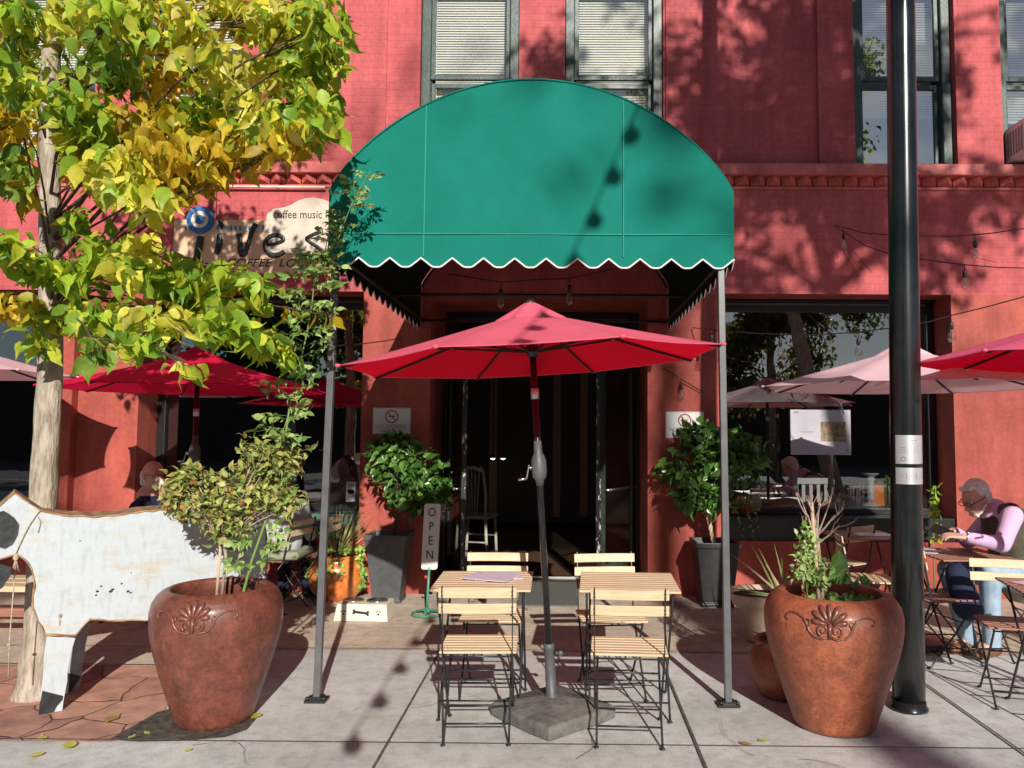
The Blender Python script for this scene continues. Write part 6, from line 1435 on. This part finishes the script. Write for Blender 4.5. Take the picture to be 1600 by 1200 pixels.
def add_face_parts(H, parent, glasses=True):
    for s_ in (-1, 1):
        mb = MB(); mb.ell((0, 0, 0), (1, 1, 1), 10, 8, 0, H @ Matrix.Translation((.078, s_*.031, .012)) @ Matrix.Diagonal((.011, .013, .010, 1))); e = obj('eye', mb, M['cup'], parent, True)
        mb = MB(); mb.ell((0, 0, 0), (1, 1, 1), 8, 6, 0, H @ Matrix.Translation((.087, s_*.031, .010)) @ Matrix.Diagonal((.003, .006, .006, 1))); obj('iris', mb, M['blacklet'], e, True)
    if glasses:
        g = MB()
        for s_ in (-1, 1):
            pts = [H @ Vector((.104, s_*(.032+.023*math.cos(t)), .010+.017*math.sin(t))) for t in np.linspace(0, 2*math.pi, 17)]; g.tube(pts, .0028, 5)
            g.tube([H @ Vector((.104, s_*.055, .014)), H @ Vector((.05, s_*.080, .012)), H @ Vector((-.01, s_*.086, .010))], .0028, 5)
        g.tube([H @ Vector((.106, -.010, .014)), H @ Vector((.106, .010, .014))], .0028, 5); obj('glasses', g, M['blacklet'], parent, True)
def add_hand(mb, w_, d, up, curl=.5, s_=1, sc_=1.0):
    # wrist w_, direction d, palm normal up (palm faces -up); thumb on side s_
    w_ = Vector(w_); d = Vector(d).normalized(); u = Vector(up).normalized(); sd = d.cross(u).normalized()*s_; u = sd.cross(d)*s_
    for k in range(4): o = (-.030+.020*k); mb.cap(w_+sd*o*.6, w_+d*.085*sc_+sd*o, .013, .0115)
    for k, L in enumerate((.072, .080, .075, .058)):
        o = .030-.020*k; b = w_+d*.088*sc_+sd*o; dd = (d-u*curl*.45).normalized(); m = b+dd*L*.45; d2 = (d*.7-u*(curl*1.3)).normalized(); e = m+d2*L*.33; d3 = (d*.3-u*(curl*1.6)).normalized(); t = e+d3*L*.27
        mb.cap(b, m, .0095, .0088); mb.cap(m, e, .0088, .008); mb.cap(e, t, .008, .007)
    b = w_+d*.025+sd*.030; m = b+(d*.5+sd*.8-u*.3).normalized()*.045; e = m+(d*.9+sd*.25-u*.35).normalized()*.035; mb.cap(b, m, .0145, .0115); mb.cap(m, e, .0115, .009)

# reading man at the right
man = thing('person', 'seated man in lilac shirt, dark vest and pale jeans reading at table on the right', 'person', (at(1570, 900, 5.6).x, 5.6, .0))
Yh = 5.55
hc = at(1524, 778, Yh); fw = Vector((-.86, -.30, -.52)); H = headM(hc, fw)
nb = at(1556, 801, Yh+.05); chest = at(1574, 825, Yh+.06); pel = at(1597, 888, Yh+.06); pel.z = .53
shN = at(1582, 806, Yh-.16); shF = at(1549, 808, Yh+.26); elN = at(1566, 851, Yh-.28); elF = at(1512, 846, Yh+.27)
wrN = at(1507, 839, Yh-.20); wrF = at(1490, 829, Yh+.10); elN.z = max(elN.z, .745); elF.z = max(elF.z, .75)
hipN = pel+Vector((0, -.10, 0)); hipF = pel+Vector((0, .10, 0)); knN = at(1546, 893, Yh-.10); knF = at(1482, 890, Yh+.05); anN = at(1549, 984, Yh-.02); anF = at(1512, 980, Yh+.12)
anN.z = .10; anF.z = .10
mb = MB(); add_head(mb, H); mb.cap(hc+H.to_3x3() @ Vector((-.03, 0, -.07)), nb, .050, .056)
mb.cap(nb, chest, .10, .13); mb.cap(chest, pel, .13, .14)
for sh, el, wr in ((shN, elN, wrN), (shF, elF, wrF)): mb.cap(sh, el, .048, .038); mb.cap(el, wr, .037, .026)
mb.cap(shN, shF, .055, .055)
for hp, kn, an in ((hipN, knN, anN), (hipF, knF, anF)): mb.cap(hp, kn, .075, .052); mb.cap(kn, an, .050, .036); mb.cap(an, an+Vector((-.10, -.03, -.05)), .035, .03)
add_hand(mb, wrN, Vector((-1, .10, .12)), (0, -.25, 1), .55, 1); add_hand(mb, wrF, Vector((-1, -.25, .0)), (0, .3, 1), .7, -1)
body = obj('body', mb, M['skin'], man, True, rm(.0058, 3))
add_face_parts(H, man)
mb = MB()                                                        # hair round the back and sides, thin on top
mb.ell((0, 0, 0), (1, 1, 1), 18, 12, 0, H @ Matrix.Translation((-.034, 0, .040)) @ Matrix.Diagonal((.094, .084, .092, 1)))
mb.ell((0, 0, 0), (1, 1, 1), 18, 12, 0, H @ Matrix.Translation((-.058, 0, -.015)) @ Matrix.Diagonal((.060, .076, .07, 1)))
mb.cap(H @ Vector((.03, -.03, .105)), H @ Vector((.05, .03, .10)), .022, .02); obj('hair', mb, M['grayhair'], man, True, rm(.008, 2))
mb = MB(); mb.cap(H @ Vector((.074, -.03, -.098)), H @ Vector((.074, .03, -.098)), .014, .014); mb.cap(H @ Vector((.052, .045, -.085)), H @ Vector((.0, .062, -.05)), .012, .010); mb.cap(H @ Vector((.052, -.045, -.085)), H @ Vector((.0, -.062, -.05)), .012, .010); mb.cap(H @ Vector((.094, -.022, -.052)), H @ Vector((.094, .022, -.052)), .008, .008); obj('beard', mb, M['grayhair'], man, True, rm(.007, 2))
mb = MB()
for sh, el, wr in ((shN, elN, wrN), (shF, elF, wrF)):
    w2 = el.lerp(wr, .86); mb.cap(sh, sh.lerp(el, .5), .072, .062); mb.cap(sh.lerp(el, .5), el, .062, .056); mb.cap(el, w2, .055, .040); mb.cap(el+Vector((0, 0, .01)), el.lerp(w2, .4), .058, .05)
mb.cap(shN, shF, .070, .070); mb.cap(nb+Vector((-.01, 0, .0)), chest, .105, .14); mb.tube([nb+H.to_3x3() @ Vector((-.02+.062*math.cos(t), .062*math.sin(t), .03)) for t in np.linspace(0, 2*math.pi, 14)], .016, 8); obj('shirt', mb, M['lilac'], man, True, rm(.011, 3))
mb = MB(); mb.cap(nb+Vector((.02, 0, -.04)), chest+Vector((.03, 0, 0)), .125, .172); mb.cap(chest+Vector((.0, 0, 0)), pel+Vector((0, 0, .06)), .172, .170)
mb.cap(shN+Vector((.02, .05, .01)), shF+Vector((.02, -.05, .01)), .080, .080); mb.tube([nb+Vector((.05*math.cos(t)+.0, .07*math.sin(t), .045)) for t in np.linspace(0, 2*math.pi, 14)], .022, 8); obj('vest', mb, M['olive'], man, True, rm(.011, 3))
mb = MB(); mb.cap(pel+Vector((0, 0, .10)), pel+Vector((.01, 0, -.02)), .168, .160); mb.cap(pel+Vector((.07, -.10, .06)), pel+Vector((.07, .10, .06)), .11, .11); obj('jacket', mb, M['khaki'], man, True, rm(.013, 3))
mb = MB()
for hp, kn, an in ((hipN, knN, anN), (hipF, knF, anF)): mb.cap(hp, kn, .105, .078); mb.cap(kn, kn.lerp(an, .5), .078, .066); mb.cap(kn.lerp(an, .5), an+Vector((0, 0, -.01)), .066, .060)
mb.cap(hipN, hipF, .12, .12); obj('jeans', mb, M['jean'], man, True, rm(.011, 2))
for an in (anN, anF): mb = MB(); mb.cap(an+Vector((.03, 0, -.045)), an+Vector((-.10, -.05, -.06)), .042, .040); mb.cap(an+Vector((0, 0, -.01)), an+Vector((-.02, 0, -.05)), .05, .045); mb.cap(an+Vector((-.10, -.05, -.063)), an+Vector((-.14, -.07, -.065)), .040, .032); obj('shoe', mb, M['shoe'], man, True, rm(.009, 2))
mb = MB(); wd_ = (wrN-elN).normalized(); pts = []; a_ = wd_.cross(Vector((0, 0, 1))).normalized(); b_ = wd_.cross(a_); c_ = elN.lerp(wrN, .93)
mb.tube([c_+a_*.031*math.cos(t)+b_*.031*math.sin(t) for t in np.linspace(0, 2*math.pi, 17)], .006, 6); mb.ell(tuple(c_-b_*.034), (.014, .014, .008)); obj('wristwatch', mb, M['steel'], man, True)
mb = MB(); ph = (wrN+wrF)/2+Vector((-.12, 0, .02)); mb.cbox((0, 0, 0), (.075, .15, .009)); o = obj('phone', mb, M['blacklet'], None, False, [BEV(.003)]); o.location = ph; o.rotation_euler = (R(20), R(-35), R(15)); tag(o, 'small dark phone held by the reading man', 'phone')
mb = MB(); c = at(1507, 925, 5.35); mb.cap(c+Vector((-.05, 0, .12)), c+Vector((.03, .02, -.10)), .075, .10, 14); mb.cap(c+Vector((.02, .02, -.08)), c+Vector((.09, .02, -.13)), .09, .05, 14); mb.cap(c+Vector((-.05, 0, .12)), c+Vector((-.02, .02, .20)), .03, .012)
o = obj('navy_bag', mb, M['navy'], None, False, rm(.012, 4)); tag(o, 'soft navy bag slung on brown chair before the reading man', 'bag')

# man in navy at the left
m2 = thing('person', 'seated man in navy jacket with glasses drinking from a white cup at left', 'person', (at(228, 850, 6.4).x, 6.42, 0))
hc = at(240, 743, 6.40); fw = Vector((.80, -.55, -.05)); H = headM(hc, fw); nb = hc+Vector((-.04, .03, -.17)); ch = nb+Vector((-.02, .03, -.22)); pel = Vector((nb.x-.03, 6.48, .53))
shN = nb+Vector((.02, -.19, -.09)); shF = nb+Vector((-.05, .19, -.09)); elN = shN+Vector((.20, -.06, -.22)); wrN = at(254, 774, 6.22); elF = shF+Vector((.18, .0, -.26)); wrF = elF+Vector((.24, -.08, .02))
mb = MB(); add_head(mb, H); mb.cap(hc+H.to_3x3() @ Vector((-.03, 0, -.07)), nb, .052, .058); mb.cap(nb, ch, .10, .13); mb.cap(ch, pel, .13, .14); mb.cap(shN, shF, .055, .055)
for sh, el, wr in ((shN, elN, wrN), (shF, elF, wrF)): mb.cap(sh, el, .048, .038); mb.cap(el, wr, .037, .026)
kn = [pel+Vector((.42, -.1, -.02)), pel+Vector((.42, .1, -.02))]
for k in kn: mb.cap(pel, k, .08, .055); mb.cap(k, Vector((k.x+.02, k.y, .08)), .05, .036)
add_hand(mb, wrN, Vector((.15, .25, 1)), (-.8, .3, .1), .8, 1); add_hand(mb, wrF, Vector((1, -.3, -.1)), (0, 0, 1), .4, -1)
obj('body', mb, M['skin'], m2, True, rm(.0062, 3)); add_face_parts(H, m2)
mb = MB(); mb.ell((0, 0, 0), (1, 1, 1), 16, 10, 0, H @ Matrix.Translation((-.050, 0, -.004)) @ Matrix.Diagonal((.068, .084, .075, 1))); mb.cap(H @ Vector((-.07, -.03, -.06)), H @ Vector((-.07, .03, -.06)), .04, .04); obj('hair', mb, M['grayhair'], m2, True, rm(.009, 2))
mb = MB(); mb.cap(nb+Vector((0, 0, -.03)), ch, .105, .155); mb.cap(ch, pel+Vector((0, 0, .05)), .155, .16); mb.cap(shN, shF, .080, .080)
for sh, el, wr in ((shN, elN, wrN), (shF, elF, wrF)): mb.cap(sh, el, .075, .060); mb.cap(el, el.lerp(wr, .85), .058, .045)
obj('jacket', mb, M['navy'], m2, True, rm(.012, 3))
mb = MB()
for k in kn: mb.cap(pel, k, .105, .078); mb.cap(k, Vector((k.x+.02, k.y, .10)), .075, .06)
obj('trousers', mb, M['navy'], m2, True, rm(.014, 2))
for k in kn: mb = MB(); mb.cap((k.x, k.y, .05), (k.x+.15, k.y-.03, .045), .045, .038); obj('shoe', mb, M['shoe'], m2, True, rm(.010, 2))
T = thing('coffee_cup', 'white cup raised to the lips of the man in navy', 'cup', tuple(H @ Vector((.135, 0, -.07)))); mb = MB(); mb.lathe([(.018, -.03), (.030, -.02), (.040, .01), (.044, .035), (.041, .035), (.036, .01), (.02, -.022), (.0001, -.024)], 24, (0, 0, 0), 0, True, Matrix.Rotation(R(-50), 4, 'Y')); obj('vessel', mb, M['cup'], T)
mb = MB(); mb.tube([(.038, -.02, .02), (.055, -.045, .01), (.045, -.04, -.015), (.03, -.02, -.015)], .005, 6); obj('handle', mb, M['cup'], T)

# woman seen from behind
m3 = thing('person', 'seated woman from behind with long brown hair and pale grey sweater', 'person', (at(437, 850, 6.8).x, 6.80, 0))
pel = Vector((at(437, 850, 6.8).x, 6.82, .53)); nb = at(440, 777, 6.82); ch = nb.lerp(pel, .45); hc = nb+Vector((-.01, .03, .17)); H = headM(hc, (-.35, .9, -.1))
shL = nb+Vector((-.19, -.02, -.08)); shR = nb+Vector((.17, .02, -.08)); elL = shL+Vector((-.08, .12, -.27)); elR = shR+Vector((.04, .14, -.27)); wrL = elL+Vector((.05, .22, .05)); wrR = elR+Vector((-.10, .20, .05))
mb = MB(); add_head(mb, H); mb.cap(hc+Vector((0, 0, -.07)), nb, .045, .05); mb.cap(nb, ch, .09, .11); mb.cap(ch, pel, .11, .14); mb.cap(shL, shR, .045, .045)
for sh, el, wr in ((shL, elL, wrL), (shR, elR, wrR)): mb.cap(sh, el, .042, .034); mb.cap(el, wr, .033, .023); add_hand(mb, wr, (0, 1, 0), (0, 0, 1), .4, 1)
kn = [pel+Vector((-.12, .42, -.02)), pel+Vector((.10, .42, -.02))]
for k in kn: mb.cap(pel, k, .08, .052); mb.cap(k, (k.x, k.y+.02, .08), .048, .034)
obj('body', mb, M['skin'], m3, True, rm(.0065, 3)); add_face_parts(H, m3, False)
mb = MB(); mb.ell((0, 0, 0), (1, 1, 1), 18, 12, 0, H @ Matrix.Translation((-.030, 0, .030)) @ Matrix.Diagonal((.100, .090, .105, 1)))
mb.cap(hc+Vector((.03, -.06, 0)), nb+Vector((.06, -.10, -.02)), .085, .055); mb.cap(nb+Vector((.05, -.09, .02)), nb+Vector((.12, -.12, -.11)), .055, .028); mb.cap(hc+Vector((-.05, -.05, -.02)), nb+Vector((-.03, -.10, -.06)), .06, .035); obj('hair', mb, M['brownhair'], m3, True, rm(.009, 2))
mb = MB(); mb.cap(nb+Vector((0, 0, -.04)), ch, .10, .15); mb.cap(ch, pel+Vector((0, 0, .04)), .15, .165); mb.cap(shL, shR, .075, .075); mb.cap(ch+Vector((-.07, 0, 0)), pel+Vector((-.06, 0, .04)), .13, .14); mb.cap(ch+Vector((.06, 0, 0)), pel+Vector((.05, 0, .04)), .13, .14)
for sh, el, wr in ((shL, elL, wrL), (shR, elR, wrR)): mb.cap(sh, el, .068, .055); mb.cap(el, el.lerp(wr, .85), .052, .04)
obj('sweater', mb, M['greyknit'], m3, True, rm(.012, 3))
mb = MB(); mb.cap(pel+Vector((-.05, 0, -.02)), pel+Vector((.05, 0, -.02)), .12, .12)
for k in kn: mb.cap(pel, k, .10, .075); mb.cap(k, (k.x, k.y+.02, .10), .07, .055)
obj('trousers', mb, M['navy'], m3, True, rm(.013, 2))
for k in kn: mb = MB(); mb.cap((k.x, k.y, .05), (k.x, k.y+.14, .045), .042, .036); obj('shoe', mb, M['blacklet'], m3, True, rm(.010, 2))
mb = MB(); mb.cbox((0, 0, 0), (.44, .42, .07)); o = obj('seat_cushion', mb, M['cushion'], None, False, [BEV(.03, 4)]); o.location = (at(437, 865, 6.75).x, 6.78, .49); tag(o, 'sage green cushion under the woman in grey sweater', 'cushion')
